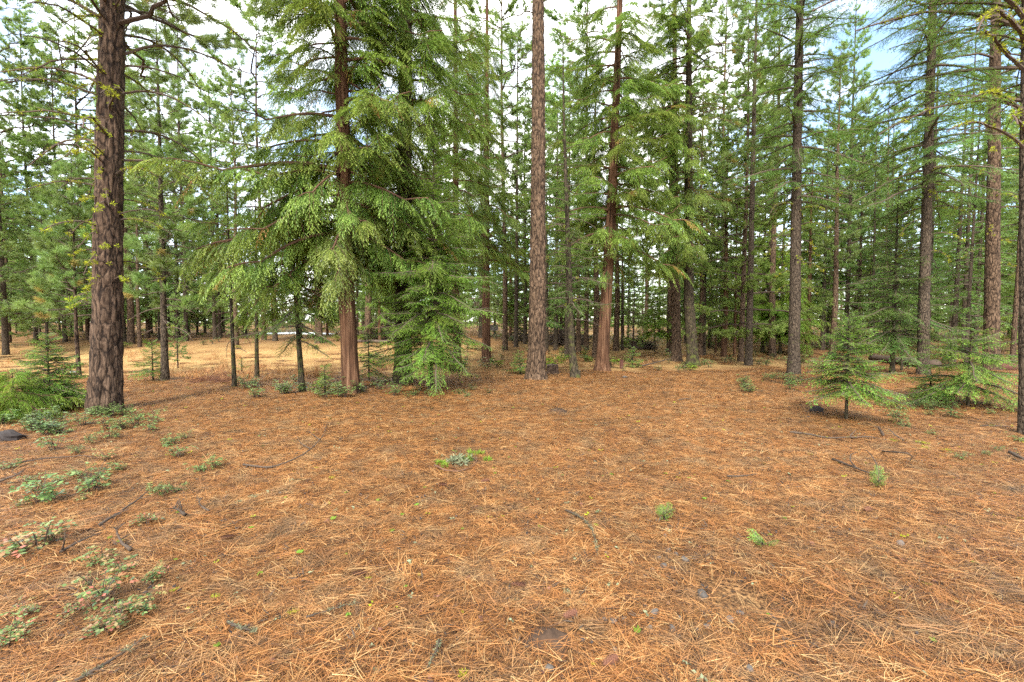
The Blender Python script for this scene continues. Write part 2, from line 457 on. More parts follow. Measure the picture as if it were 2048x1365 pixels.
def fir_branch(L, q=1.0, dens=1.0, hang=0.35):
    mb = MB()
    A, t = axis(L, rnd(0.05, 0.25), rnd(0.25, 0.5), wig=0.03)
    A[:, 2] += L * 0.10 * sstep(0.6, 1.0, t) * t
    mb.tube(A, 0.013 * L * (1 - 0.85 * t) + 0.003, 5, 0)
    ns = int(L * 15 * dens) + 8
    ts = np.linspace(0.12, 0.985, ns) + rnd(-.02, .02, ns)
    P = interp(A, t, ts); TD = unit(interp(np.gradient(A, axis=0), t, ts)); S = side_of(TD)
    sg = np.where(np.arange(ns) % 2 == 0, 1.0, -1.0)
    a = np.radians(rnd(42, 68, ns))
    D = unit(TD * np.cos(a)[:, None] + S * (np.sin(a) * sg)[:, None] + np.stack([0 * ts, 0 * ts, rnd(-.25, .12, ns)], 1))
    SL = (0.36 * L * (1.02 - ts) * (0.35 + 0.65 * sstep(0.05, 0.4, ts)) + 0.07) * rnd(.6, 1.15, ns)
    SL = np.minimum(SL, 0.75); dr = rnd(0.3, 1.3, ns) * hang
    tint = rnd(0.2, 0.7, ns)
    P0s, Ds, Ls, drs, ti = [P], [D], [SL], [dr], [tint]
    # last stretch of the main axis carries needles too
    tt = np.linspace(0.3, 0.92, 5); P0s.append(interp(A, t, tt)); Dm = unit(interp(np.gradient(A, axis=0), t, tt)); Ds.append(Dm); Ls.append(np.full(5, L * 0.14)); drs.append(np.zeros(5)); ti.append(np.full(5, 0.5))
    for k in range(ns):
        mb.tube(np.array([P[k], P[k] + D[k] * SL[k] * 0.5 + [0, 0, -dr[k] * SL[k] * .25], P[k] + D[k] * SL[k] + [0, 0, -dr[k] * SL[k]]]), [0.003, 0.002, 0.001], 3, 0, cap=False)
        m = int(SL[k] * 15 * q)
        if m < 2: continue
        tq = np.linspace(0.15, 0.92, m)
        XP = P[k] + D[k] * (SL[k] * tq)[:, None]; XP[:, 2] -= dr[k] * SL[k] * tq * tq
        SS = side_of(D[k]); s2 = np.where(np.arange(m) % 2 == 0, 1.0, -1.0)
        b = np.radians(rnd(35, 60, m))
        DD = unit(D[k] * np.cos(b)[:, None] + SS * (np.sin(b) * s2)[:, None] + np.stack([0 * tq, 0 * tq, rnd(-.4, .05, m)], 1))
        P0s.append(XP); Ds.append(DD); Ls.append(0.40 * SL[k] * (1.05 - tq) * rnd(.7, 1.2, m) + 0.03)
        drs.append(rnd(0.1, 0.6, m)); ti.append(np.full(m, tint[k]))
    twig_leaves(mb, np.vstack(P0s), np.vstack(Ds), np.concatenate(Ls), np.concatenate(drs), 88 * q, 0.034 / q ** 0.7, 0.0105 / q ** 1.1, 58, np.concatenate(ti), flat=0.35)
    return mb

def pine_branch(L, q=1.0, tufts=9, nl=0.17, dead=0.0):
    mb = MB()
    A, t = axis(L, rnd(0.0, 0.3), rnd(0.15, 0.45), wig=0.12)
    A[:, 2] += L * 0.25 * sstep(0.6, 1.0, t) * t
    mb.tube(A, 0.014 * L * (1 - 0.8 * t) + 0.004, 5, 0)
    nb = int(3 + L * 4)
    ends = [(A[-1], unit(A[-1] - A[-3]))]
    for k in range(nb):
        tq = rnd(0.3, 0.95); P = interp(A, t, tq); TD = unit(A[min(int(tq * 8) + 1, 8)] - A[int(tq * 8) - 1 if tq * 8 >= 1 else 0])
        s = side_of(TD) * (1 if k % 2 else -1); a = math.radians(rnd(30, 60))
        D = unit(TD * math.cos(a) + s * math.sin(a) + np.array([0, 0, rnd(-.3, .3)]))
        l = L * 0.38 * (1.1 - tq) + 0.12
        f = np.linspace(0, 1, 4); X = P + D * (l * f)[:, None]; X[:, 2] += l * (-0.15 * f + rnd(.1, .4) * f * f)
        mb.tube(X, 0.005 * (1.3 - f) * (0.5 + L / 2), 3, 0, cap=False)
        ends.append((X[-1], unit(X[-1] - X[-2]))); ends.append((X[2], unit(X[-1] - X[-2] + np.array([rnd(-.6, .6), rnd(-.6, .6), 0.3]))))
        if l > 0.4: ends.append((X[1] + D * 0.1, unit(D + np.array([rnd(-.8, .8), rnd(-.8, .8), 0.4]))))
    n_per = int(70 * q)
    E = np.array([e[0] for e in ends]); D = np.array([e[1] for e in ends]); ne = len(E)
    tint = rnd(0.2, 0.8, ne); tint = np.where(RNG.random(ne) < dead, 1.7, tint)
    idx = np.repeat(np.arange(ne), n_per); n = len(idx)
    off = rnd(-0.11, 0.03, n); R = unit(RNG.normal(size=(n, 3)))
    spread = rnd(0.35, 1.15, n)[:, None]
    LD = unit(D[idx] + R * spread + np.array([0, 0, -0.05]))
    P = E[idx] + D[idx] * off[:, None]
    SS = unit(np.cross(LD, unit(RNG.normal(size=(n, 3)))))
    mb.leaves(P, LD, SS, nl * rnd(0.7, 1.15, n), 0.0085 / q, 1, np.where(tint[idx] > 1, tint[idx], np.clip(tint[idx] + rnd(-.2, .2, n), 0, 1)))
    return mb

def lichen_clump(mb, P, r, n, mi=2):
    R = unit(RNG.normal(size=(n, 3))); R[:, 2] *= 0.6
    P0 = P + R * (r * 0.3); SS = unit(np.cross(R, unit(RNG.normal(size=(n, 3)))))
    mb.leaves(P0, unit(R + rnd(-.4, .4, (n, 3))), SS, r * rnd(0.5, 1.3, n), r * 0.20, mi, rnd(0.1, 1.0, n))

def dead_branch(L, lich=0.5, curve=1.0):
    mb = MB()
    t = np.linspace(0, 1, 12)
    up, dn = rnd(0.15, 0.45), rnd(0.35, 0.8) * curve
    A = np.stack([L * t * 0.95, L * rnd(-.2, .2) * t ** 2 + np.cumsum(rnd(-.015, .015, 12)) * L, L * (up * t * 1.3 - dn * t ** 2) + np.cumsum(rnd(-.01, .01, 12)) * L], 1)
    A -= A[0]
    mb.tube(A, 0.013 * L * (1 - 0.8 * t) + 0.0035, 5, 0)
    paths = [(A, t)]
    for k in range(int(2 + L * 5)):
        tq = rnd(0.25, 0.95); P = interp(A, t, tq); i = min(int(tq * 11), 10); TD = unit(A[i + 1] - A[i])
        s = side_of(TD) * RNG.choice([-1, 1]); a = rnd(0.5, 1.1)
        D = unit(TD * math.cos(a) + s * math.sin(a) + np.array([0, 0, rnd(-.5, .4)]))
        l = L * rnd(0.12, 0.4) * (1.2 - tq); f = np.linspace(0, 1, 5)
        X = P + D * (l * f)[:, None] + np.array([0, 0, 1.0]) * (l * rnd(-.6, .2) * f * f)[:, None] + np.cumsum(rnd(-.03, .03, (5, 3)), 0) * l
        mb.tube(X, 0.004 * (1.2 - f) * (0.6 + L * 0.5), 3, 0, cap=False); paths.append((X, f))
    for k in range(int(lich * L * 20)):
        A_, t_ = paths[0] if RNG.random() < 0.7 else paths[RNG.integers(len(paths))]
        lichen_clump(mb, interp(A_, t_, rnd(0.05, 1.0)) + [0, 0, 0.004], rnd(0.015, 0.05), 30)
    return mb

# pools of branch meshes (shared by all copies)
LEAFM = {'cedar': ('cedar_twig', 'cedar_leaf'), 'fir': ('twig', 'fir_leaf'), 'pine': ('twig', 'pine_leaf')}
def pool(kind, fn, Ls, mats):
    return [(L, fn(L).mesh(kind + '_branch', [M[m] for m in mats])) for L in Ls]
POOL = {
    'cedar': pool('cedar', lambda L: cedar_branch(L, dead=0.03), [1.0, 1.5, 1.9, 2.3, 2.7, 3.1, 2.0, 2.5], ('cedar_twig', 'cedar_leaf')),
    'fir': pool('fir', lambda L: fir_branch(L), [0.9, 1.3, 1.8, 2.2, 2.6, 1.6, 2.0], ('twig', 'fir_leaf')),
    'airy': pool('airy_fir', lambda L: fir_branch(L, dens=0.6, hang=0.7), [1.2, 1.7, 2.2], ('twig', 'fir_leaf')),
    'pine': pool('pine', lambda L: pine_branch(L, dead=0.02), [0.8, 1.2, 1.6, 2.0, 2.5], ('twig', 'pine_leaf')),
    'sapling': pool('sapling', lambda L: fir_branch(L, dens=2.1, hang=0.4), [0.35, 0.55, 0.8, 1.0, 0.7], ('twig', 'sapling_leaf')),
    'ycedar': pool('yellow_cedar', lambda L: cedar_branch(L), [1.0, 1.6, 2.1], ('cedar_twig', 'yellow_leaf')),
    'lightfir': pool('light_fir', lambda L: fir_branch(L, dens=1.5, hang=0.45), [0.6, 0.9, 1.2, 1.5], ('twig', 'sapling_leaf')),
    'dead': pool('dead', lambda L: dead_branch(L, 0.6), [0.7, 1.0, 1.3, 1.6, 1.1], ('twig', 'twig', 'lichen')),
    'sprig': pool('lichen_sprig', lambda L: dead_branch(L, 1.3, 1.8), [0.4, 0.5, 0.45, 0.55], ('twig', 'twig', 'lichen')),
    'bare': pool('bare', lambda L: dead_branch(L, 0.08), [0.3, 0.6, 1.0, 1.4, 0.8], ('twig', 'twig', 'lichen')),
}
def pick(kind, L):
    p = POOL[kind]; w = [abs(l - L) + random.random() * 0.35 * L for l, _ in p]
    l, me = p[int(np.argmin(w))]
    return me, L / l

def trunk_mesh(path, H, r0, mats, k=32, step=0.12, flare=0.35, rough=0.05, flute=0.0, taper=0.85, zc=(9, 2.5)):
    """path: (n,3) local points from base up; radius r0 at breast height"""
    z = np.concatenate([np.arange(-0.35, min(11, H * 0.7), step), np.linspace(min(11, H * 0.7), H, 8)])
    X = np.interp(z, path[:, 2], path[:, 0]); Y = np.interp(z, path[:, 2], path[:, 1])
    th = np.linspace(0, 2 * np.pi, k, endpoint=False)
    R = r0 * np.clip(1 - z / H, 0.0, 1.2) ** taper * (1 + flare * np.exp(-np.maximum(z, 0) / 0.28)) / ((1 - 1.3 / H) ** taper if H > 4 else 1.0) + 0.004
    ct, st = np.cos(th), np.sin(th)
    ZZ = np.repeat(z[:, None], k, 1); seed = random.random() * 40
    n = noise3(ct[None] * r0 * zc[0] * 2 + seed + 0 * ZZ, st[None] * r0 * zc[0] * 2 + 0 * ZZ, ZZ * zc[1])
    n2 = noise3(ct[None] * r0 * zc[0] * 5 + seed + 0 * ZZ, st[None] * r0 * zc[0] * 5 + 0 * ZZ, ZZ * zc[1] * 2.5)
    ridg = 1 - np.abs(n) * 2
    RR = R[:, None] * (1 - rough * np.clip(ridg, 0, 1) + rough * 0.6 * n2)
    ph = random.random() * 6
    RR *= 1 + flute * (np.cos(th * 5 + ph) + 0.5 * np.cos(th * 3 + 1.3 * ph))[None] * (0.35 + np.exp(-np.maximum(ZZ, 0) / 0.7))
    V = np.stack([X[:, None] + RR * ct, Y[:, None] + RR * st, ZZ], -1).reshape(-1, 3)
    m = len(z); i = np.arange(m - 1)[:, None] * k; j = np.arange(k)[None]; j2 = (j + 1) % k
    Q = np.stack([i + j, i + j2, i + k + j2, i + k + j], -1).reshape(-1, 4)
    mb = MB(); mb.add(V, Q, 0, 0.5)
    return mb.mesh('trunk', mats, smooth=True)

def bmat(P, az, el, s, roll=0.0):
    return Matrix.Translation(Vector(P)) @ Euler((0, 0, az)).to_matrix().to_4x4() @ Euler((0, -el, 0)).to_matrix().to_4x4() @ Euler((roll, 0, 0)).to_matrix().to_4x4() @ Matrix.Diagonal((s, s, s, 1))

def add_branches(root, path, specs):
    """specs: dicts kind,z0,z1,n,L0,L1,e0,e1[,az,spread]"""
    for sp in specs:
        n = sp['n'] if sp['kind'] in ('dead', 'bare', 'sprig') else int(sp['n'] * 1.4)
        for i in range(n):
            f = (i + random.random()) / n
            lo = 0.45 if sp['kind'] not in ('dead', 'bare', 'pine', 'sprig') else 0.72
            z = sp['z0'] + (sp['z1'] - sp['z0']) * f
            L = (sp['L0'] + (sp['L1'] - sp['L0']) * f) * random.uniform(lo, 1.15)
            el = math.radians(sp['e0'] + (sp['e1'] - sp['e0']) * f + random.uniform(-1, 1) * sp.get('jit', 10))
            if 'az' in sp: az = math.radians(random.choice(sp['az']) + random.uniform(-sp.get('spread', 40), sp.get('spread', 40)))
            else: az = i * 2.39996 + random.uniform(-.5, .5)
            P = (np.interp(z, path[:, 2], path[:, 0]), np.interp(z, path[:, 2], path[:, 1]), z)
            me, s = pick(sp['kind'], L)
            b = link('dead_branch' if sp['kind'] in ('dead', 'bare', 'sprig') else 'branch', me, root, M4=bmat(P, az, el, s, random.uniform(-.25, .25)))

def hero(name, label, cat, pts, w, H, bark, specs, group=None, Y=None, **kw):
    """pts: pixels of the trunk's middle line from base up; w: trunk width in pixels at breast height"""
    base = at(*pts[0])
    if Y: base = np.array([ray(pts[0][0], pts[0][1])[0] * Y / ray(*pts[0])[1], Y, 0]); base[2] = float(ground_z(base[0], Y))
    Yd = base[1]
    P = [base] + [on_plane(u, v, Yd) for u, v in pts[1:]]
    P = np.array(P) - base
    d = unit(P[-1] - P[-2]) if len(P) > 1 else np.array([0, 0, 1.0])
    k = (H - P[-1][2]) / d[2]
    P = np.vstack([P[:1] - [0, 0, 0.5], P, P[-1:] + d * k * [0.5, 1, 1]])
    r0 = w * Yd / F / 2 * Yd / math.hypot(base[0], Yd)
    root = thing(name, label, cat, base, group)
    link('trunk', trunk_mesh(P, H, r0, [M[bark]], **kw), root)
    add_branches(root, P, specs)
    return root

def zpix(v, d):   # height above the camera's ground seen at row v at distance d
    return CAM_H + (645 - v) / F * d

# ------------------------------------------------------------------ ground
def build_ground():
    n = 300
    s = np.linspace(-1, 1, n)
    w = np.sign(s) * (np.abs(s) * 9 + (np.abs(s) ** 5) * 760)
    yy = w + 6.5
    Xg, Yg = np.meshgrid(w, yy, indexing='ij')
    Z = ground_z(Xg, Yg)
    near = np.exp(-np.hypot(Xg, Yg - 5) / 14)
    Z = Z + near * 0.012 * noise3(Xg * 5, Yg * 5, Xg * 0)
    V = np.stack([Xg, Yg, Z - 0.012], -1).reshape(-1, 3)
    i = np.arange(n - 1)[:, None] * n; j = np.arange(n - 1)[None]
    Q = np.stack([i + j, i + n + j, i + n + j + 1, i + j + 1], -1).reshape(-1, 4)
    x, y = V[:, 0], V[:, 1]
    zone = sstep(12.5, 15.0, y) * (1 - sstep(24, 32, y)) * sstep(1.0, -2.0, x + 0.0 * y) * 1.0
    zone = np.maximum(zone, 0.8 * sstep(15, 18, y) * (1 - sstep(60, 90, y)) * sstep(-1, 2, x) * (1 - sstep(12, 16, x)))
    zone = np.maximum(zone, 0.15 * sstep(26, 32, y))
    mb = MB(); mb.add(V, Q, 0, zone)
    o = link('ground', mb.mesh('ground', [M['ground']], smooth=True)); o['kind'] = 'structure'
    return o
build_ground()

# ------------------------------------------------------------------ scatter by geometry nodes (uncountable litter only)
def scatter(name, sources, pts, rot, scl, vid):
    c = bpy.data.collections.new(name + '_source')
    for i, me in enumerate(sources):
        o = bpy.data.objects.new('%s_source_%02d' % (name, i), me); c.objects.link(o)
    me = bpy.data.meshes.new(name); n = len(pts)
    me.vertices.add(n); me.vertices.foreach_set('co', np.asarray(pts, np.float32).ravel())
    me.attributes.new('rot', 'FLOAT_VECTOR', 'POINT').data.foreach_set('vector', np.asarray(rot, np.float32).ravel())
    me.attributes.new('scl', 'FLOAT', 'POINT').data.foreach_set('value', np.asarray(scl, np.float32))
    me.attributes.new('vid', 'INT', 'POINT').data.foreach_set('value', np.asarray(vid, np.int32))
    o = link(name, me); o['kind'] = 'stuff'
    ng = bpy.data.node_groups.new(name, 'GeometryNodeTree')
    ng.interface.new_socket('Geometry', in_out='INPUT', socket_type='NodeSocketGeometry')
    ng.interface.new_socket('Geometry', in_out='OUTPUT', socket_type='NodeSocketGeometry')
    gi = ng.nodes.new('NodeGroupInput'); go = ng.nodes.new('NodeGroupOutput')
    ci = ng.nodes.new('GeometryNodeCollectionInfo'); ci.inputs['Collection'].default_value = c
    ci.inputs['Separate Children'].default_value = True; ci.inputs['Reset Children'].default_value = True
    ip = ng.nodes.new('GeometryNodeInstanceOnPoints'); ip.inputs['Pick Instance'].default_value = True
    def attr(nm, dt):
        a = ng.nodes.new('GeometryNodeInputNamedAttribute'); a.data_type = dt; a.inputs['Name'].default_value = nm
        return [s for s in a.outputs if s.enabled and s.name == 'Attribute'][0]
    ng.links.new(gi.outputs[0], ip.inputs['Points']); ng.links.new(ci.outputs[0], ip.inputs['Instance'])
    ng.links.new(attr('vid', 'INT'), ip.inputs['Instance Index'])
    ng.links.new(attr('rot', 'FLOAT_VECTOR'), ip.inputs['Rotation'])
    ng.links.new(attr('scl', 'FLOAT'), ip.inputs['Scale'])
    ng.links.new(ip.outputs[0], go.inputs[0])
    md = o.modifiers.new('scatter', 'NODES'); md.node_group = ng
    return o

def needle_patch(n_fasc, size=0.5, width=0.0017, long=0.155, zmax=0.02):
    mb = MB()
    c = rnd(-size / 2, size / 2, (n_fasc, 2)) + RNG.normal(size=(n_fasc, 2)) * 0.06
    az = rnd(0, 2 * np.pi, n_fasc); l = long * rnd(0.6, 1.15, n_fasc)
    z = rnd(0, zmax, n_fasc) ** 1.0
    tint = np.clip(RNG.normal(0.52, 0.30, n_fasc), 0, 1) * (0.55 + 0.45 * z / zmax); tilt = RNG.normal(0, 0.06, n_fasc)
    tilt = np.where(RNG.random(n_fasc) < 0.04, rnd(.1, .45, n_fasc), tilt)
    for k in range(3):
        a = az + rnd(-.25, .25, n_fasc) + (k - 1) * 0.4; bend = rnd(-.22, .22, n_fasc)
        P0 = np.stack([c[:, 0], c[:, 1], z + rnd(0, .004, n_fasc)], 1)
        D1 = np.stack([np.cos(a), np.sin(a), tilt], 1); D2 = np.stack([np.cos(a + bend), np.sin(a + bend), tilt - 0.12], 1)
        P1 = P0 + D1 * (l * 0.5)[:, None]; P2 = P1 + D2 * (l * 0.5)[:, None]
        P2[:, 2] = np.maximum(P2[:, 2], 0.0)
        roll = rnd(-.5, .5, n_fasc); w = width * rnd(.7, 1.2, n_fasc)
        S = np.stack([-np.sin(a) * np.cos(roll), np.cos(a) * np.cos(roll), np.sin(roll)], 1) * (w / 2)[:, None]
        V = np.stack([P0 - S, P0 + S, P1 + S, P1 - S, P2 + S * .5, P2 - S * .5], 1)
        b = np.arange(n_fasc)[:, None] * 6
        Q = np.concatenate([b + [0, 1, 2, 3], b + [3, 2, 4, 5]], 0)
        mb.add(V, Q, 0, np.repeat(np.clip(tint + rnd(-.08, .08, n_fasc), 0, 1), 6))
    return mb.mesh('needle_patch', [M['needle']])

def build_litter():
    src = [needle_patch(500) for _ in range(10)] + [needle_patch(380, 0.55) for _ in range(4)]
    pts = []
    for (y0, y1, sp) in ((0.7, 5, 0.30), (5, 9, 0.33), (9, 14, 0.37), (14, 24, 0.55)):
        gx, gy = np.meshgrid(np.arange(-1.35 * (y1 + .5), 1.35 * (y1 + .5), sp), np.arange(y0, y1, sp))
        g = np.stack([gx.ravel(), gy.ravel()], 1); g = g + rnd(-.55, .55, g.shape) * sp
        pts.append(g[np.abs(g[:, 0]) < 1.32 * (g[:, 1] + .6)])
    P = np.vstack(pts)
    # thin litter in the yellow clearing and in scattered worn spots
    keep = ~((P[:, 1] > 12.8) & (P[:, 0] < 0.5) & (RNG.random(len(P)) < 0.55))
    keep &= ~((P[:, 1] > 16) & (RNG.random(len(P)) < 0.5))
    for su, sv, sr in ((1098, 1278, .30), (842, 1215, .22), (1115, 822, .3)):
        q = at(su, sv); keep &= ~((np.hypot(P[:, 0] - q[0], P[:, 1] - q[1]) < sr) & (RNG.random(len(P)) < .8))
    # stony worn spot where soil shows between the needles
    c0 = at(1320, 1190); keep &= ~((((P[:, 0] - c0[0]) / .75) ** 2 + ((P[:, 1] - c0[1]) / .6) ** 2 < 1) & (RNG.random(len(P)) < 0.55))
    keep &= ~((P[:, 1] > 16) & (RNG.random(len(P)) < 0.5))
    for su, sv, sr in ((1098, 1278, .30), (842, 1215, .22), (1115, 822, .3)):
        q = at(su, sv); keep &= ~((np.hypot(P[:, 0] - q[0], P[:, 1] - q[1]) < sr) & (RNG.random(len(P)) < .8))
    P = P[keep]; n = len(P)
    z = ground_z(P[:, 0], P[:, 1]); e = 0.15
    gx = (ground_z(P[:, 0] + e, P[:, 1]) - ground_z(P[:, 0] - e, P[:, 1])) / (2 * e)
    gy = (ground_z(P[:, 0], P[:, 1] + e) - ground_z(P[:, 0], P[:, 1] - e)) / (2 * e)
    rot = np.stack([np.arctan(gy), -np.arctan(gx), 0 * gx], 1)
    # yaw in the ground plane, applied before the tilt
    R = [(Euler(tuple(r)).to_matrix() @ Euler((0, 0, a)).to_matrix()).to_euler() for r, a in zip(rot, rnd(0, 6.28, n))]
    rot = np.array([[r.x, r.y, r.z] for r in R])
    scatter('needle_litter', src, np.stack([P[:, 0], P[:, 1], z + rnd(-.004, .012, n)], 1), rot, rnd(.9, 1.15, n), RNG.integers(0, len(src), n))
build_litter()

# ------------------------------------------------------------------ near trees
def live(kind, z0, z1, H, L, n, e0=-12, e1=5, top=True, n2=None, e2=30):
    """dense branches between z0 and z1 (in view), sparser ones from z1 to the tip"""
    f = (z1 - z0) / (H - z0)
    s = [dict(kind=kind, z0=z0, z1=z1, n=n, L0=L, L1=L * (1 - 0.55 * f), e0=e0, e1=e1)]
    if top: s.append(dict(kind=kind, z0=z1, z1=H - 0.4, n=max((n2 or n // 2) // 2, 6), L0=L * (1 - 0.55 * f), L1=0.35, e0=e1, e1=e2))
    return s

# A: big dark pine
hero('ponderosa_pine', 'thickest dark furrowed pine trunk with curved dead branches dotted with yellow lichen', 'tree',
     [(211, 826), (215, 600), (219, 300), (226, 0)], 66, 23, 'bark_dark',
     [dict(kind='sprig', z0=1.6, z1=7.0, n=16, L0=0.50, L1=0.50, e0=10, e1=10, az=[255, 285, 230], spread=25),
      dict(kind='dead', z0=2.0, z1=4.2, n=16, L0=0.7, L1=1.2, e0=5, e1=5),
      dict(kind='dead', z0=4.2, z1=7.2, n=24, L0=1.5, L1=1.9, e0=5, e1=15),
      dict(kind='bare', z0=3.2, z1=7.5, n=14, L0=1.2, L1=1.7, e0=10, e1=15),
      dict(kind='pine', z0=6.3, z1=8.5, n=12, L0=2.4, L1=2.6, e0=-5, e1=0),
      dict(kind='pine', z0=8.5, z1=22, n=20, L0=2.6, L1=0.8, e0=5, e1=35)], k=72, step=0.06, rough=0.11, flare=0.28, zc=(7, 2.2))
# B: red cedar
hero('incense_cedar', 'large cedar with straight reddish fibrous trunk and low drooping green sprays beside the yellow clearing', 'tree',
     [(703, 786), (694, 600), (690, 455), (680, 0)], 33, 21, 'bark_cedar',
     live('cedar', 3.3, 10.5, 21, 2.3, 60, -10, 14, n2=20) + [dict(kind='cedar', z0=3.0, z1=5.2, n=9, L0=2.7, L1=3.1, e0=-10, e1=-2, az=[180, 200, 160, 220], spread=25),
      dict(kind='cedar', z0=2.9, z1=3.4, n=3, L0=1.2, L1=1.4, e0=-25, e1=-15)],
     k=56, step=0.08, rough=0.06, flute=0.035, flare=0.3)
# C: dark mossy cedar
hero('incense_cedar', 'dark mossy cedar trunk beside the pale green young fir, foliage hanging before it', 'tree',
     [(806, 768), (806, 600), (808, 455), (812, 0)], 34, 22, 'bark_moss',
     live('cedar', 2.9, 11.5, 22, 2.2, 66, -12, 12, n2=18), k=48, step=0.08, rough=0.08, flare=0.3)
# D: bare bole
hero('ponderosa_pine', 'tall bare pine trunk with flaky brown bark and short dead stubs, in the middle', 'tree',
     [(1072, 760), (1075, 600), (1077, 300), (1076, 0)], 34, 24, 'bark_pine',
     [dict(kind='bare', z0=7.5, z1=10.8, n=15, L0=0.5, L1=0.9, e0=5, e1=10, az=[0, 180], spread=60),
      dict(kind='bare', z0=2.2, z1=8, n=16, L0=0.33, L1=0.38, e0=5, e1=10),
      dict(kind='pine', z0=13, z1=23.5, n=18, L0=2.3, L1=0.8, e0=0, e1=35)], k=64, step=0.06, rough=0.11, flare=0.38, zc=(6, 2.4))
# E: slim crooked fir
hero('douglas_fir', 'slim crooked mossy fir with thin arching lower branches, next to the bare brown pine trunk', 'tree',
     [(1150, 757), (1143, 690), (1140, 600), (1135, 455), (1128, 250)], 13, 9.5, 'bark_moss',
     [dict(kind='airy', z0=1.9, z1=4.5, n=26, L0=1.5, L1=1.3, e0=5, e1=10),
      dict(kind='bare', z0=1.6, z1=4.5, n=14, L0=1.1, L1=1.0, e0=0, e1=0),
      dict(kind='fir', z0=4.5, z1=9.3, n=34, L0=1.2, L1=0.3, e0=5, e1=25)], k=20, rough=0.1, flare=0.6)
# F: leaning cedar
hero('incense_cedar', 'cedar with a smooth red-brown trunk leaning away from the slim crooked fir, foliage starting high', 'tree',
     [(1203, 742), (1212, 600), (1221, 455), (1232, 200), (1240, 0)], 24, 20, 'bark_cedar',
     live('cedar', 4.4, 12, 20, 2.7, 52, -2, 14, n2=20) + [dict(kind='cedar', z0=3.2, z1=4.6, n=6, L0=0.6, L1=1.2, e0=-10, e1=0)],
     k=44, step=0.1, rough=0.05, flute=0.03, flare=0.5)
# G, H pair
hero('ponderosa_pine', 'brown flaky pine trunk close behind the darker mossy trunk, second of the touching pair', 'tree',
     [(1353, 722), (1351, 455), (1349, 200)], 19, 22, 'bark_pine',
     [dict(kind='dead', z0=4, z1=8, n=10, L0=0.9, L1=1.2, e0=0, e1=10), dict(kind='pine', z0=8, z1=21.5, n=44, L0=2.2, L1=0.7, e0=-5, e1=30)], k=32, rough=0.08, flare=0.3)
hero('incense_cedar', 'dark mossy trunk, front one of a touching pair, bare lichened twigs on one side', 'tree',
     [(1386, 732), (1378, 600), (1377, 455), (1378, 0)], 22, 21, 'bark_moss',
     [dict(kind='cedar', z0=4.0, z1=13.5, n=50, L0=1.7, L1=2.2, e0=-10, e1=10, az=[180, 210, 240, 150], spread=40),
      dict(kind='cedar', z0=4.5, z1=13.5, n=14, L0=1.2, L1=1.6, e0=-10, e1=10),
      dict(kind='dead', z0=5, z1=12.5, n=34, L0=1.3, L1=1.9, e0=0, e1=25, az=[0, -30, 30], spread=35),
      dict(kind='dead', z0=2.2, z1=5, n=10, L0=0.4, L1=0.7, e0=0, e1=5),
      dict(kind='cedar', z0=13.5, z1=20.5, n=8, L0=1.6, L1=0.4, e0=10, e1=30)], k=36, rough=0.1, flare=0.5)
# I slim pine
hero('ponderosa_pine', 'slender grey-barked pine standing alone between the mossy pair and the dark fir', 'tree',
     [(1497, 731), (1500, 600), (1504, 400), (1511, 100)], 14, 19, 'bark_fir',
     [dict(kind='bare', z0=3.0, z1=8, n=16, L0=0.8, L1=1.2, e0=0, e1=10), dict(kind='pine', z0=6.5, z1=18.5, n=52, L0=1.5, L1=0.5, e0=-5, e1=30)], k=28, rough=0.08, flare=0.35)
# J dark fir
hero('douglas_fir', 'dark straight fir trunk behind the bright fir sapling, many thin branches from head height up', 'tree',
     [(1587, 750), (1590, 600), (1594, 300), (1600, 0)], 24, 23, 'bark_fir',
     [dict(kind='dead', z0=2.4, z1=5.5, n=22, L0=0.6, L1=1.4, e0=-8, e1=0)] + live('fir', 5.0, 11.6, 23, 2.3, 64, -14, 6, n2=24), k=36, rough=0.07, flare=0.3)
# K fir
hero('douglas_fir', 'grey-brown fir trunk rising behind the two saplings, drooping boughs from just above them', 'tree',
     [(1846, 752), (1848, 600), (1857, 300), (1866, 0)], 25, 23, 'bark_fir',
     [dict(kind='dead', z0=3.2, z1=6, n=12, L0=0.8, L1=1.4, e0=-8, e1=0)] + live('fir', 4.8, 11.2, 23, 2.6, 54, -14, 4, n2=22), k=36, rough=0.07, flare=0.3)
# L big brown pine
hero('ponderosa_pine', 'stout brown pine trunk with grey-pink scaly bark, behind the lower spreading sapling', 'tree',
     [(1982, 741), (1984, 600), (1988, 300), (1992, 0)], 35, 24, 'bark_pine',
     [dict(kind='dead', z0=3.5, z1=9, n=18, L0=0.9, L1=1.6, e0=-5, e1=5), dict(kind='pine', z0=9, z1=23.5, n=36, L0=2.5, L1=0.8, e0=0, e1=35)], k=40, rough=0.08, flare=0.3)
# M right edge fir
hero('douglas_fir', 'dark trunk cut by the frame edge, boughs with yellow lichen reaching across the top corner', 'tree',
     [(2053, 872), (2053, 600), (2053, 300), (2056, 0)], 32, 20, 'bark_fir',
     [dict(kind='dead', z0=3.6, z1=6.4, n=12, L0=1.4, L1=2.2, e0=10, e1=18, az=[180, 150, 210], spread=35),
      dict(kind='fir', z0=4.2, z1=6.8, n=8, L0=1.5, L1=2.2, e0=2, e1=12, az=[170, 130, 200, 100], spread=30),
      dict(kind='fir', z0=6.8, z1=19.5, n=16, L0=1.8, L1=0.5, e0=-5, e1=25)], k=40, rough=0.08, flare=0.25)
hero('incense_cedar', 'slim red-brown trunk half hidden by the light green young fir', 'tree', [(915, 740), (912, 600), (911, 100)], 15, 19, 'bark_cedar',
     live('cedar', 4.0, 13.5, 19, 1.9, 52, -10, 10, n2=14), k=28, step=0.12, rough=0.05, flute=0.03, flare=0.4)
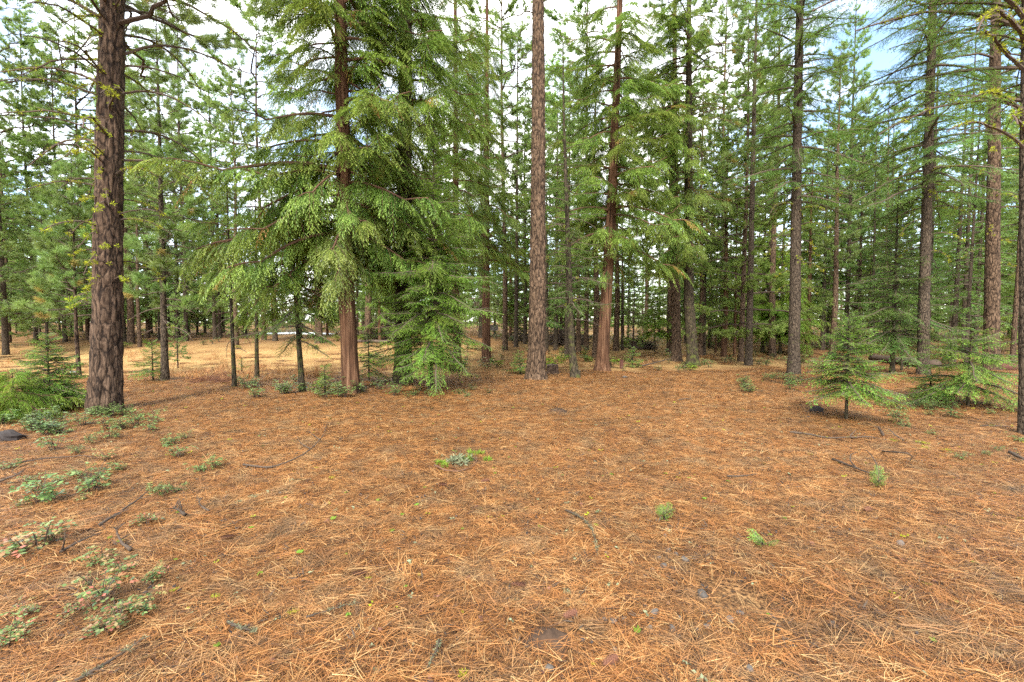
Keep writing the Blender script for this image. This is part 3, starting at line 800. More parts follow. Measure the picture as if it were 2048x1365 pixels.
hero('incense_cedar', 'dark red trunk at the outer edge of the light green young fir', 'tree', [(973, 724), (972, 600), (974, 100)], 16, 20, 'bark_cedar',
     live('cedar', 4.4, 14, 20, 2.1, 54, -8, 10, n2=14), k=28, step=0.12, rough=0.05, flute=0.03, flare=0.4)
# N young pine
hero('ponderosa_pine', 'young pine with slim grey trunk and thin level branches, behind the small leafy sapling', 'tree',
     [(330, 763), (327, 600), (322, 400), (318, 250)], 14, 9.2, 'bark_fir',
     [dict(kind='bare', z0=1.2, z1=4.5, n=26, L0=0.9, L1=1.0, e0=0, e1=8), dict(kind='pine', z0=2.0, z1=9, n=48, L0=1.1, L1=0.35, e0=0, e1=35)], k=22, rough=0.06, flare=0.35)
# O, P thin stems
hero('young_cedar', 'thin dark stem before the clearing, third stem from the red cedar', 'tree',
     [(469, 776), (464, 650), (458, 500)], 7, 5.2, 'bark_moss',
     [dict(kind='bare', z0=0.8, z1=2.2, n=8, L0=0.5, L1=0.6, e0=-20, e1=-10), dict(kind='cedar', z0=2.6, z1=5.0, n=26, L0=0.9, L1=0.25, e0=-10, e1=30)], k=14, rough=0.05, flare=0.3)
hero('young_cedar', 'thin dark stem with glossy shrubs at its foot, second stem from the red cedar', 'tree',
     [(514, 757), (513, 650), (512, 520)], 7, 5.6, 'bark_moss',
     [dict(kind='cedar', z0=1.9, z1=5.4, n=30, L0=0.9, L1=0.25, e0=-10, e1=30)], k=14, rough=0.05, flare=0.3)
# Q young fir
hero('young_fir', 'young fir with pale mossy stem and drooping low boughs, beside the red cedar', 'tree',
     [(605, 785), (598, 690), (592, 600), (588, 540)], 9, 4.6, 'bark_moss',
     [dict(kind='fir', z0=1.1, z1=2.3, n=13, L0=1.15, L1=1.2, e0=-12, e1=-5), dict(kind='cedar', z0=1.9, z1=4.4, n=26, L0=1.2, L1=0.3, e0=-10, e1=25)], k=14, rough=0.05, flare=0.3)
# R light young fir
hero('young_fir', 'bushy light green young fir whose sprays reach the ground beside the mossy cedar', 'tree',
     [(861, 782), (862, 650), (866, 480)], 8, 6.0, 'bark_moss',
     [dict(kind='lightfir', z0=0.6, z1=2.7, n=84, L0=1.5, L1=1.4, e0=-6, e1=0), dict(kind='lightfir', z0=2.7, z1=5.8, n=56, L0=1.2, L1=0.3, e0=5, e1=30)], k=14, rough=0.05, flare=0.3)
# S young pale pine
hero('ponderosa_pine', 'young pine with pale bluish needle tufts on a thin black stem, beside the thickest trunk', 'tree',
     [(158, 754), (152, 650), (148, 500)], 8, 6.5, 'bark_dark',
     [dict(kind='pine', z0=1.7, z1=6.3, n=44, L0=1.35, L1=0.35, e0=5, e1=40)], k=14, rough=0.05, flare=0.3)

# saplings
def sapling(name, label, u, v, H, L, n, kind='sapling', z0=0.25, stem=0.018, cat='sapling', lean=0.0, e0=0, e1=35, mat='bark_moss', group=None):
    base = at(u, v)
    root = thing(name, label, cat, base, group)
    path = np.array([[0, 0, -0.2], [0, 0, 0], [lean, 0, H]])
    link('trunk', trunk_mesh(path, H, stem, [M[mat]], k=10, step=0.1, rough=0.04, flare=0.2), root)
    add_branches(root, path, [dict(kind=kind, z0=z0, z1=H * 0.97, n=int(n * 1.3), L0=L, L1=0.12, e0=e0, e1=e1, jit=13)])
    return root
sapling('fir_sapling', 'bright green fir sapling with bare stem foot, alone on needles before the dark fir', 1692, 842, 1.66, 0.80, 56, z0=0.42, e0=-10, e1=35)
sapling('fir_sapling', 'broad low fir sapling whose boughs droop towards the frame edge, under the stout brown pine', 1935, 815, 1.6, 1.35, 30, z0=0.35, e0=-14, e1=30)
sapling('fir_sapling', 'low dark green seedling between the two bright fir saplings', 1860, 800, 0.55, 0.6, 16, z0=0.12, e0=-5, e1=25)
sapling('fir_sapling', 'green fir sapling clump leaning over beside the foot of the thickest trunk', 100, 818, 1.35, 0.85, 56, z0=0.15, e0=-5, e1=30)
sapling('fir_sapling', 'dense low green sapling at the very edge, in front of the taller sapling clump', 28, 835, 0.75, 0.8, 34, kind='ycedar', z0=0.08, e0=-5, e1=30)
sapling('cedar_sapling', 'tiny leafy sapling touching the young pine with level branches, at the clearing edge', 306, 763, 1.0, 0.5, 26, z0=0.15, e0=10, e1=40)
sapling('fir_sapling', 'tall dark fir sapling with tiered boughs between the dark fir and the grey-brown fir', 1784, 748, 5.8, 1.9, 110, kind='fir', z0=0.8, stem=0.05, e0=-6, e1=30)
sapling('fir_sapling', 'smaller thin-stemmed fir beside the tall dark tiered sapling', 1803, 742, 3.2, 1.1, 40, kind='fir', z0=0.8, stem=0.03, e0=-6, e1=30)
sapling('cedar_sapling', 'bushy yellow-green cedar nearer the dark fir, the shorter of two behind the slender grey pine', 1560, 708, 7.0, 1.8, 58, kind='ycedar', z0=0.9, stem=0.06, e0=-5, e1=30)
sapling('cedar_sapling', 'bushy yellow-green cedar behind the slender grey pine, the taller, nearer to that pine', 1525, 705, 8.5, 1.9, 62, kind='ycedar', z0=1.2, stem=0.08, e0=-5, e1=30)
sapling('cedar_sapling', 'round bright green young cedar in the gap between the leaning cedar and the touching pair', 1309, 705, 3.4, 0.95, 30, kind='ycedar', z0=0.9, stem=0.03, e0=-5, e1=30)
sapling('fir_sapling', 'knee-high dark seedling with level twigs at the foot of the red cedar', 650, 792, 0.62, 0.42, 18, z0=0.08, e0=5, e1=30)
sapling('fir_sapling', 'short thin seedling on the yellow clearing floor beside the thin black stems', 484, 748, 0.55, 0.25, 12, z0=0.1, e0=10, e1=40)
sapling('fir_sapling', 'wispy pale green sapling beside the broken red snag', 1265, 735, 0.8, 0.5, 20, z0=0.1, e0=0, e1=35)
sapling('fir_sapling', 'small feathery green sapling leaning out from behind the bare brown pine trunk', 1040, 748, 0.8, 0.6, 20, z0=0.08, e0=0, e1=30)
sapling('fir_sapling', 'green tuft of young fir right of the red cedar trunk, before the mossy cedar', 738, 765, 1.3, 0.7, 18, z0=0.2, e0=-10, e1=30)
sapling('fir_seedling', 'tiny yellow-green seedling sprouting alone on the open needle floor', 1328, 1046, 0.07, 0.055, 7, z0=0.01, stem=0.003, e0=25, e1=60, cat='seedling')
sapling('fir_seedling', 'tiny bright seedling on the needles below the curled dead branches', 1757, 982, 0.09, 0.06, 7, z0=0.01, stem=0.003, e0=25, e1=60, cat='seedling')
sapling('fir_seedling', 'tiny dark green sprig poking out of the needles, right of the stone cluster', 1525, 1098, 0.04, 0.04, 5, z0=0.01, stem=0.003, e0=15, e1=50, cat='seedling')

# ------------------------------------------------------------------ middle-distance and far trees: trunk + crown
def crown_mesh(kind, H, zb, Lb, n, lod, leaf, e0, e1, prof='cone'):
    fn = {'cedar': lambda L: cedar_branch(L, lod), 'fir': lambda L: fir_branch(L, lod), 'pine': lambda L: pine_branch(L, lod)}[kind]
    Ls = [Lb * f for f in (0.3, 0.55, 0.8, 1.05)]
    arrs = [(L, fn(L).arrays()) for L in Ls]
    mb = MB()
    for i in range(n):
        f = (i + random.random()) / n; z = zb + (H * 0.985 - zb) * f
        env = (1 - f) ** 0.75 if prof == 'cone' else math.sin(math.pi * min(1, 0.18 + f * 0.82)) ** 0.7
        L = max(Lb * env, 0.1 * Lb) * random.uniform(0.65, 1.15)
        l, arr = min(arrs, key=lambda a: abs(a[0] - L) + random.random() * 0.2 * Lb)
        mb.merge(arr, bmat((0, 0, z), i * 2.39996 + random.uniform(-.5, .5), math.radians(e0 + (e1 - e0) * f + random.uniform(-10, 10)), L / l, random.uniform(-.3, .3)))
    return mb.mesh('crown', [M['twig'], M[leaf]])

def straight_trunk(H, r, mat, k=16):
    b = random.uniform(-.12, .12); zz = np.linspace(0, H, 6)
    path = np.stack([b * np.sin(zz * 0.5), b * np.cos(zz * 0.35) - b, zz], 1); path[0, 2] = -0.6
    return trunk_mesh(path, H, r, [M[mat]], k=k, step=0.35, rough=0.05, flare=0.2)

MID = {   # kind: list of (crown mesh, trunk mesh); H = 16 m, trunk radius 0.16
    'pine': [(crown_mesh('pine', 16, 4.5, 2.0, 46, 0.42, 'pine_leaf', -5, 40, 'round'), straight_trunk(16, 0.16, 'bark_pine')) for _ in range(3)],
    'ypine': [(crown_mesh('pine', 16, 1.3, 2.8, 84, 0.42, 'pine_leaf', -5, 40), straight_trunk(16, 0.16, 'bark_fir')) for _ in range(3)],
    'fir': [(crown_mesh('fir', 16, 2.6, 2.2, 60, 0.33, 'fir_leaf', -12, 30), straight_trunk(16, 0.16, 'bark_fir')) for _ in range(3)],
    'cedar': [(crown_mesh('cedar', 16, 3.0, 2.3, 52, 0.42, 'cedar_leaf', -12, 30), straight_trunk(16, 0.16, 'bark_cedar')) for _ in range(2)],
    'ycedar': [(crown_mesh('cedar', 16, 1.5, 3.6, 46, 0.42, 'yellow_leaf', -8, 30), straight_trunk(16, 0.16, 'bark_cedar')) for _ in range(2)],
    'tall': [(crown_mesh('pine', 16, 8.0, 1.6, 34, 0.42, 'pine_leaf', 0, 40, 'round'), straight_trunk(16, 0.16, 'bark_pine')) for _ in range(2)],
}
FAR = [(crown_mesh('pine', 16, zb, 2.9, 80, 0.25, 'far_leaf', -5, 40, pr), straight_trunk(16, 0.16, 'bark_pine', 8)) for zb, pr in ((1.0, 'cone'), (3.5, 'round'), (1.8, 'cone'))] + \
      [(crown_mesh('fir', 16, 0.9, 2.7, 78, 0.2, 'far_leaf', -12, 30), straight_trunk(16, 0.16, 'bark_fir', 8))]
NAMES = {'pine': ('pine_tree', 'tree'), 'ypine': ('pine_tree', 'tree'), 'tall': ('pine_tree', 'tree'), 'fir': ('fir_tree', 'tree'), 'cedar': ('cedar_tree', 'tree'), 'ycedar': ('cedar_tree', 'tree')}

def mid_tree(base, r, H, kind, label, group=None, crown_w=1.0, lean=(0, 0), pool_=None):
    cm, tm = random.choice(pool_ or MID[kind])
    name, cat = NAMES.get(kind, ('pine_tree', 'tree'))
    root = thing(name, label, cat, base, group)
    root.rotation_euler = (lean[0], lean[1], random.uniform(0, 6.28) if lean == (0, 0) else 0)
    h = H / 16.0
    t = link('trunk', tm, root); t.scale = (r / 0.16, r / 0.16, h)
    c = link('crown', cm, root); cw = h * crown_w
    c.scale = (cw, cw, h); c.rotation_euler = (0, 0, random.uniform(0, 6.28))
    return root

mids = [
 (18, 686, 10, 24, 'pine', 'tall pine whose crown fills the top corner beyond the sapling clump', 1.5),
 (72, 682, 9, 23, 'ypine', 'tall feathery pine over the sapling clump, its crown against the open sky', 1.0),
 (130, 684, 9, 21, 'ypine', 'tall pale pine just beside the thickest trunk, lichened branches crossing it', 1.0),
 (176, 680, 9, 25, 'pine', 'tall pine mostly hidden by the thickest trunk', 1.5),
 (296, 676, 8, 22, 'pine', 'tall slim pine between the thickest trunk and the level-branched young pine', 1.3),
 (372, 682, 9, 24, 'ypine', 'tall light green pine rising past the level-branched young pine', 0.9),
 (430, 678, 8, 20, 'ypine', 'tall light green pine over the first of the thin stems', 0.9),
 (528, 680, 9, 24, 'pine', 'tall pine behind the thin stems, its top behind the red cedar sprays', 1.4),
 (1010, 700, 10, 23, 'pine', 'slim light pine close beside the bare brown pine, crown against the pale sky strip', 1.2),
 (1032, 694, 8, 21, 'fir', 'fir close behind the bare brown pine, filling the sky gap beside it', 1.1),
 (1050, 688, 7, 17, 'ypine', 'light green pine peeping out just behind the bare brown pine trunk', 0.8),
 (1112, 700, 9, 15, 'fir', 'slim fir between the bare brown pine and the crooked fir', 1.1),
 (1172, 700, 9, 23, 'pine', 'tall feathery pine just past the crooked fir', 1.2),
 (1290, 676, 9, 19, 'pine', 'tall pine closing the gap behind the young bright cedar', 1.3),
 (1440, 694, 10, 23, 'pine', 'tall pine between the touching pair and the slender grey pine, crown in the sky gap', 1.3),
 (1690, 700, 10, 20, 'ypine', 'tall light pine over the bright fir sapling', 0.9),
 (1770, 690, 9, 17, 'pine', 'pine top showing under the open sky gap behind the tiered sapling', 1.3),
 (1950, 704, 10, 21, 'fir', 'tall fir between the grey-brown fir and the stout brown pine', 1.3),
 (1420, 696, 6, 7.5, 'ycedar', 'bright bushy cedar just past the touching pair', 0.9),
 (1478, 694, 6, 8.5, 'ycedar', 'bright bushy cedar just before the slender grey pine', 0.9),
 (1620, 694, 6, 8, 'ycedar', 'bright cedar foliage just past the dark fir', 0.9),
 (1655, 690, 6, 7, 'fir', 'bushy green fir behind the bright fir sapling', 1.5),
 (1735, 694, 6, 8, 'ycedar', 'bright green tree behind the tall tiered sapling', 0.9),
 (1900, 700, 7, 8, 'fir', 'bushy fir behind the grey-brown fir trunk', 1.5),
 (2030, 706, 7, 9, 'ycedar', 'bright green tree near the frame edge behind the stout brown pine', 0.9),
 (240, 676, 5, 8, 'ypine', 'pale green bushy young pine just behind the thickest trunk', 1.1),
 (340, 672, 5, 7.5, 'ypine', 'pale green bushy young pine behind the level-branched one', 1.1),
 (395, 670, 5, 7, 'ypine', 'pale bushy young pine at the far clearing edge, nearer the browned one', 1.1),
 (492, 670, 5, 8, 'ypine', 'pale bushy young pine at the far clearing edge between the thin stems', 1.1),
 (120, 672, 5, 8, 'ypine', 'pale green bushy young pine over the sapling clump', 1.1),
 (655, 672, 5, 7, 'ycedar', 'light green young tree glimpsed beside the red cedar trunk', 0.8),
 (760, 684, 6, 9, 'ycedar', 'light green tree glimpsed between the red cedar and the mossy cedar', 0.8),
 # u, v(base), trunk px, H, kind, label, crown width
 (40, 664, 15, 13, 'fir', 'reddish dark trunk of a dense green tree beyond the low sapling clump', 1.4),
 (80, 672, 6, 10, 'fir', 'dark thin trunk in deep green foliage behind the pale bluish young pine', 1.2),
 (95, 700, 7, 11, 'ypine', 'pale feathery young pine seen over the sapling clump', 1.0),
 (262, 688, 15, 17, 'pine', 'shaded trunk directly behind the thickest dark pine, touching its edge', 1.1),
 (280, 694, 8, 15, 'tall', 'slim straight pine rising high between the thickest trunk and the young pine with level branches', 1.0),
 (356, 736, 3, 3.4, 'ypine', 'very thin pale-green sapling stem standing in the yellow clearing', 0.9),
 (375, 668, 6, 11, 'ypine', 'dark slim pine at the far edge of the clearing, beside browned needle clusters', 1.1),
 (410, 667, 6, 9, 'ypine', 'pine with rusty brown dead needle clusters at the far edge of the clearing', 1.0),
 (440, 676, 8, 15, 'fir', 'fir behind the clearing with its crown above the two thin stems', 1.0),
 (473, 690, 10, 17, 'tall', 'tall greyish pine trunk rising above the first thin stem', 1.2),
 (550, 682, 10, 12, 'ypine', 'dark trunk standing in front of the near end of the pale snow strip', 1.0),
 (638, 686, 15, 15, 'pine', 'stout reddish trunk in front of the far end of the snow strip', 1.1),
 (735, 684, 14, 15, 'pine', 'dark pine trunk framed between the red cedar and the mossy cedar', 1.0),
 (990, 668, 4, 9, 'fir', 'very slim dark stem by the small grey board', 0.9),
 (1093, 706, 8, 10, 'fir', 'short dark trunk just behind the bare brown pine trunk, its boughs hanging low', 1.3),
 (1133, 716, 8, 14, 'fir', 'brown trunk seen just left of the slim crooked fir', 0.9),
 (1157, 706, 9, 13, 'pine', 'reddish trunk seen just right of the slim crooked fir', 0.9),
 (1190, 718, 13, 14, 'pine', 'brown pine trunk touching the leaning cedar on its shaded side', 1.0),
 (1231, 702, 11, 15, 'pine', 'straight brown trunk just past the leaning cedar, on the sunny strip', 1.0),
 (1245, 700, 6, 9, 'fir', 'thin dark stem just past the straight brown trunk, before the brush pile', 0.8),
 (1267, 712, 4, 5, 'ypine', 'wiry thin dark sapling in the middle of the gap before the brush pile', 0.8),
 (1339, 704, 11, 15, 'pine', 'grey trunk at the edge of the gap, behind the touching pair', 1.0),
 (1400, 712, 10, 14, 'pine', 'dark reddish trunk close behind the mossy lichened trunk', 0.9),
 (1409, 712, 6, 9, 'fir', 'thin leaning dark stem just beside the mossy lichened trunk', 0.9),
 (1431, 706, 4, 8, 'cedar', 'thin stem under yellow-green sprays beside the curving reddish trunk', 1.1),
 (1447, 713, 11, 13, 'cedar', 'curving reddish trunk between the mossy pair and the slender grey pine', 1.0),
 (1469, 712, 6, 10, 'cedar', 'thin grey stem between the curving reddish trunk and the slender grey pine', 1.0),
 (1545, 712, 14, 19, 'tall', 'tall thick pine rising behind the bushy yellow-green cedars', 1.1),
 (1613, 705, 10, 11, 'cedar', 'short grey trunk just past the dark fir', 1.0),
 (1645, 700, 9, 14, 'fir', 'shaded trunk between the dark fir and the tall dark tiered sapling', 1.0),
 (1664, 716, 13, 15, 'pine', 'very dark trunk rising right above the bright fir sapling', 0.9),
 (1712, 700, 8, 13, 'pine', 'slim pine behind the tall dark tiered sapling', 1.0),
 (1745, 706, 8, 12, 'fir', 'fir behind the tall dark tiered sapling, its top against the sky gap', 1.0),
 (1905, 725, 13, 13, 'fir', 'shaded trunk between the grey-brown fir and the stout brown pine', 1.0),
 (1932, 735, 9, 12, 'fir', 'slim dark trunk standing right behind the broad low sapling', 1.0),
 (2023, 738, 12, 16, 'pine', 'grey trunk between the stout brown pine and the frame edge', 1.0),
 (12, 690, 9, 13, 'ypine', 'pale green pine at the very edge beyond the low saplings', 1.1),
 (150, 668, 8, 12, 'fir', 'dark-stemmed fir far behind the thickest trunk', 1.2),
 (600, 676, 8, 12, 'ypine', 'soft green pine behind the snow strip and the young fir', 1.1),
 (1020, 680, 6, 11, 'cedar', 'light green tree behind the bare brown pine trunk, in front of the pale gap', 1.3),
]
for u, v, w, H, kind, label, cw in mids:
    b = at(u, v); d = b[1]
    mid_tree(b, w * d / F / 2 * d / math.hypot(b[0], d), H, kind, label, None, cw * random.uniform(0.9, 1.1), lean=(random.uniform(-.012, .012), random.uniform(-.012, .012)))

taken = [at(u, v)[:2] for u, v, *_ in mids]
FARLIST = []
def far_trees(n, y0, y1, smin, smax, hr, zones):
    cnt = 0; tries = 0
    while cnt < n and tries < 20000:
        tries += 1
        y = y0 + (y1 - y0) * random.random() ** 0.8; x = random.uniform(-1.22, 1.22) * y
        u = 1024 + F * x / y
        if y < 46 and (500 < u < 690 or 985 < u < 1000): continue
        if y < 30 and not (u < 60 or 1390 < u): continue
        if 22 < y < 44 and 1262 < u < 1335: continue
        if any((x - p[0]) ** 2 + (y - p[1]) ** 2 < (smin if y < 50 else smax) ** 2 for p in taken): continue
        taken.append(np.array([x, y])); cnt += 1
        H = random.uniform(*hr); r = random.uniform(0.05, 0.15) * (H / 15)
        zone = next(z for z in zones if u < z[0])
        FARLIST.append((u, mid_tree(np.array([x, y, float(ground_z(x, y))]), r, H, 'far', zone[1], zone[2], random.uniform(.9, 1.3), pool_=FAR if y > 34 else random.choice([MID['ypine'], MID['fir'], FAR]))))
ZONES = [(470, 'slender pine in the pale green woods behind the yellow clearing and the thickest trunk', 'pines beyond the clearing'),
         (1000, 'pine in the far woods behind the cedars and the snow strip', 'pines behind the cedars'),
         (1420, 'pine in the far woods glimpsed between the trunks around the sunny gap', 'pines behind the gap'),
         (99999, 'pine in the far woods behind the saplings and the dark firs', 'pines behind the saplings')]
far_trees(85, 20, 45, 1.8, 1.8, (11, 22), ZONES)
far_trees(140, 45, 100, 2.5, 3.0, (9, 19), ZONES)

def understory(n):
    """young low trees that fill the band under the far crowns"""
    cnt = 0
    while cnt < n:
        y = random.uniform(34, 85); u = random.uniform(-80, 2130); x = (u - 1024) / F * y
        if 1255 < u < 1340 and y < 60: continue
        if y < 62 and 490 < u < 690: continue
        if any((x - p[0]) ** 2 + (y - p[1]) ** 2 < 2.0 for p in taken): continue
        taken.append(np.array([x, y])); cnt += 1; H = random.uniform(3.5, 7.0)
        FARLIST.append((u, mid_tree(np.array([x, y, float(ground_z(x, y))]), .05, H, 'far', '', None, random.uniform(1.3, 1.9), pool_=FAR)))
understory(75)
MARKS = [(-9999, 'frame edge'), (213, 'thickest trunk'), (327, 'young level-branched pine'), (466, 'first thin stem'), (600, 'mossy young fir'), (697, 'red cedar'), (806, 'dark mossy cedar'),
         (915, 'half-hidden red-brown trunk'), (1074, 'bare brown pine'), (1145, 'crooked fir'), (1212, 'leaning cedar'), (1378, 'touching pair'), (1500, 'slender grey pine'), (1590, 'dark fir'),
         (1848, 'grey-brown fir'), (1984, 'stout brown pine'), (99999, 'frame edge')]
ORD = ['first', 'second', 'third', 'fourth', 'fifth', 'sixth', 'seventh', 'eighth', 'ninth', 'tenth', 'eleventh', 'twelfth', 'thirteenth', 'fourteenth', 'fifteenth', 'sixteenth', 'seventeenth', 'eighteenth', 'nineteenth', 'twentieth']
ORD += ['twenty-' + o for o in ORD[:9]] + ['thirtieth'] + ['thirty-' + o for o in ORD[:9]] + ['fortieth'] + ['forty-' + o for o in ORD[:9]]
for (u0, a), (u1, b_) in zip(MARKS[:-1], MARKS[1:]):
    for i, (u, o) in enumerate(sorted([t for t in FARLIST if u0 <= t[0] < u1], key=lambda t: t[0])):
        o['label'] = '%s far tree trunk counting from the %s towards the %s' % (ORD[min(i, len(ORD) - 1)], a if u0 > 0 else 'near frame edge', b_)
        o['group'] = 'far trees between the %s and the %s' % (a, b_)

def far_woods():
    """the wood beyond a hundred metres reads as one mass"""
    def foliage_only(L):
        V, Q, Mi, T = pine_branch(L, 0.06).arrays(); Q = Q[Mi == 1]; ids = np.unique(Q)
        return V[ids], np.searchsorted(ids, Q), np.ones(len(Q), int), T[ids]
    ar = [(L, foliage_only(L)) for L in (1.5, 2.5)]
    mb = MB()
    for i in range(330):
        y = rnd(100, 160); x = rnd(-1.25, 1.25) * y; z = float(ground_z(x, y)); H = rnd(9, 18)
        mb.tube(np.array([[x, y, z - .5], [x, y, z + H]]), [.16, .05], 4, 0, cap=False)
        for k in range(13):
            f = (k + rnd(0, 1)) / 13; l, a = ar[k % 2]
            mb.merge(a, bmat((x, y, z + 0.2 + (H - .2) * f ** 1.3), rnd(0, 6.28), rnd(-.1, .5), (2.9 * (1 - f) ** .7 + .3) / l))
    o = link('far_woods', mb.mesh('far_woods', [M['twig'], M['far_leaf']])); o['kind'] = 'stuff'
far_woods()

# ------------------------------------------------------------------ undergrowth, stones, sticks, odds and ends
def shrub_mesh(n_stem, h, leafl, pink=0.0, mats=('stick', 'broad_leaf')):
    mb = MB()
    for s in range(n_stem):
        a = rnd(0, 6.28); hh = h * rnd(.5, 1.1); out = hh * rnd(.1, .55)
        t = np.linspace(0, 1, 5); b0 = rnd(-.04, .04, 2)
        A = np.stack([b0[0] + math.cos(a) * out * t ** 1.3, b0[1] + math.sin(a) * out * t ** 1.3, hh * t ** 0.85 - 0.01], 1)
        mb.tube(A, 0.0035 * (1.2 - t * .7), 3, 0, cap=False)
        for k in range(RNG.integers(3, 6)):      # compound leaves
            tq = rnd(.35, 1.0); P = interp(A, t, tq); a2 = a + rnd(-2.2, 2.2)
            R = np.array([math.cos(a2), math.sin(a2), rnd(0.0, .5)]); R = unit(R); rl = leafl * rnd(2.0, 3.2)
            m = RNG.integers(2, 4); f = np.repeat(np.linspace(.35, .95, m), 2)
            LP = P + R * (rl * f)[:, None]; LP[:, 2] -= rl * .3 * f * f
            sg = np.tile([1.0, -1.0], m); S0 = side_of(R)
            D = unit(S0 * sg[:, None] + R * 0.45 + np.stack([rnd(-.1, .1, 2 * m), rnd(-.1, .1, 2 * m), rnd(-.35, .25, 2 * m)], 1))
            LP = np.vstack([LP, P + R * rl + [0, 0, -rl * .3]]); D = np.vstack([D, unit(R + [0, 0, -.5])])
            nn = len(LP)
            SS = unit(np.cross(D, unit(np.stack([rnd(-.4, .4, nn), rnd(-.4, .4, nn), np.ones(nn)], 1))))
            tn = rnd(.1, .9, nn); tn = np.where(RNG.random(nn) < pink, rnd(1.3, 2.0), tn)
            mb.leaves(LP, D, SS, leafl * rnd(.8, 1.3, nn), leafl * .75, 1, tn)
    return mb.mesh('shrub', [M[m] for m in mats])
SHRUB = [shrub_mesh(8, 0.27, 0.033) for _ in range(5)]
PINKS = [shrub_mesh(6, 0.22, 0.028, 0.4) for _ in range(5)]
LEAFY = [shrub_mesh(7, 0.22, 0.05, mats=('stick', 'bright_leaf')) for _ in range(3)]
def place_shrub(pool_, u, v, s, label, group, name='low_shrub', cat='shrub'):
    b = at(u, v)
    o = link(name, random.choice(pool_), loc=b); o.rotation_euler = (0, 0, random.uniform(0, 6.28)); o.scale = (s, s, s * random.uniform(.8, 1.1))
    return tag(o, label, cat, group)
def strip(pool_, n, u0, u1, v0, v1, s, label, group, **k):
    for i in range(n):
        place_shrub(pool_, random.uniform(u0, u1), random.uniform(v0, v1), s * random.uniform(.75, 1.25), label, group, **k)
strip(SHRUB, 24, 60, 330, 818, 868, 0.8, 'glossy grey-green low shrub in the thicket at the foot of the thickest trunk', 'shrubs at the foot of the thickest trunk')
strip(SHRUB, 9, 0, 120, 850, 880, 0.9, 'glossy low shrub at the frame edge behind the dark charred wood', 'shrubs by the charred wood')
strip(SHRUB, 24, 478, 800, 768, 800, 1.0, 'dark glossy low shrub in the row running past the red cedar', 'shrubs in the row past the red cedar')
strip(SHRUB, 10, 800, 990, 778, 800, 0.7, 'small green plant under the sprays of the light green young fir', 'plants under the young fir')
strip(SHRUB, 14, 980, 1200, 700, 742, 1.3, 'low green plant among the trunks around the old stump', 'plants around the stump')
strip(SHRUB, 14, 1210, 1420, 722, 746, 0.9, 'small green plant on the needle bank under the touching pair', 'plants under the touching pair')
strip(SHRUB, 5, 1480, 1500, 770, 788, 0.9, 'small leafy plant alone on the needles before the slender grey pine', 'plants before the slender pine')
strip(SHRUB, 9, 1530, 1600, 752, 782, 0.9, 'low leafy plant at the foot of the dark fir', 'plants at the foot of the dark fir')
strip(SHRUB, 13, 1770, 1990, 795, 852, 0.85, 'pale leafy plant on the needles below the two bright fir saplings', 'plants below the saplings')
strip(LEAFY, 8, 1100, 1180, 700, 735, 1.2, 'yellow-green leafy plant behind the old stump', 'leafy plants behind the stump')
strip(LEAFY, 16, 200, 640, 670, 700, 1.1, 'low green plant along the far side of the yellow clearing', 'plants along the far side of the clearing')
strip(SHRUB, 12, 690, 1000, 690, 720, 1.3, 'low dull green plant behind the cedars', 'plants behind the cedars')
strip(SHRUB, 12, 1440, 1620, 712, 730, 1.2, 'low green plant along the bank behind the slender grey pine', 'plants along the bank')
strip(SHRUB, 16, 10, 440, 865, 1000, 0.5, 'small leafy sprig scattered on the upper side slope', 'sprigs on the upper side slope', name='small_sprig', cat='sprig')
strip(PINKS, 16, 10, 330, 1000, 1330, 0.5, 'small reddish and green sprig scattered on the lower side slope', 'sprigs on the lower side slope', name='small_sprig', cat='sprig')
strip(LEAFY, 8, 0, 150, 770, 840, 1.1, 'bright leafy shrub in the clump beside the thickest trunk', 'leafy shrubs beside the thickest trunk')
strip(SHRUB, 8, 1780, 2040, 830, 940, 0.45, 'small leafy sprig on the needles beside the scattered branches', 'sprigs beside the scattered branches', name='small_sprig', cat='sprig')
for (u, v, s, pl, lab) in [
    (110, 905, .95, SHRUB, 'tall-stemmed leafy plant nearest the charred wood'), (222, 880, .8, SHRUB, 'low leafy plant below the thicket, with pale upturned leaves'),
    (190, 985, 1.1, SHRUB, 'bushy green plant with one pale leaf, in the middle of the side slope'), (85, 1010, 1.1, SHRUB, 'green leafy plant at the frame edge above the pink-leaved one'),
    (60, 1105, 1.25, PINKS, 'pink and red leaved plant at the frame edge'), (215, 925, .8, PINKS, 'small plant with pinkish leaves just below the thicket'),
    (360, 918, .7, SHRUB, 'small dark green plant beside the short upright twig'), (398, 948, .5, SHRUB, 'tiny leafy plant isolated on the open needles'),
    (296, 1050, .7, PINKS, 'thin plant holding up pale pink leaves beside a hooked twig'), (200, 1130, .8, PINKS, 'low pale-leaved plant above the red and green one'),
    (215, 1210, 1.0, PINKS, 'red and green leaved plant near the bottom, largest of the pink-leaved ones'), (240, 1265, .8, PINKS, 'pinkish plant lowest on the slope, with crimson leaves'),
    (100, 1090, .9, PINKS, 'pinkish plant just inside the frame-edge pink plant'), (310, 985, .35, SHRUB, 'sprig of leaves by the fallen straight stick')]:
    place_shrub(pl, u, v, s, lab, None)

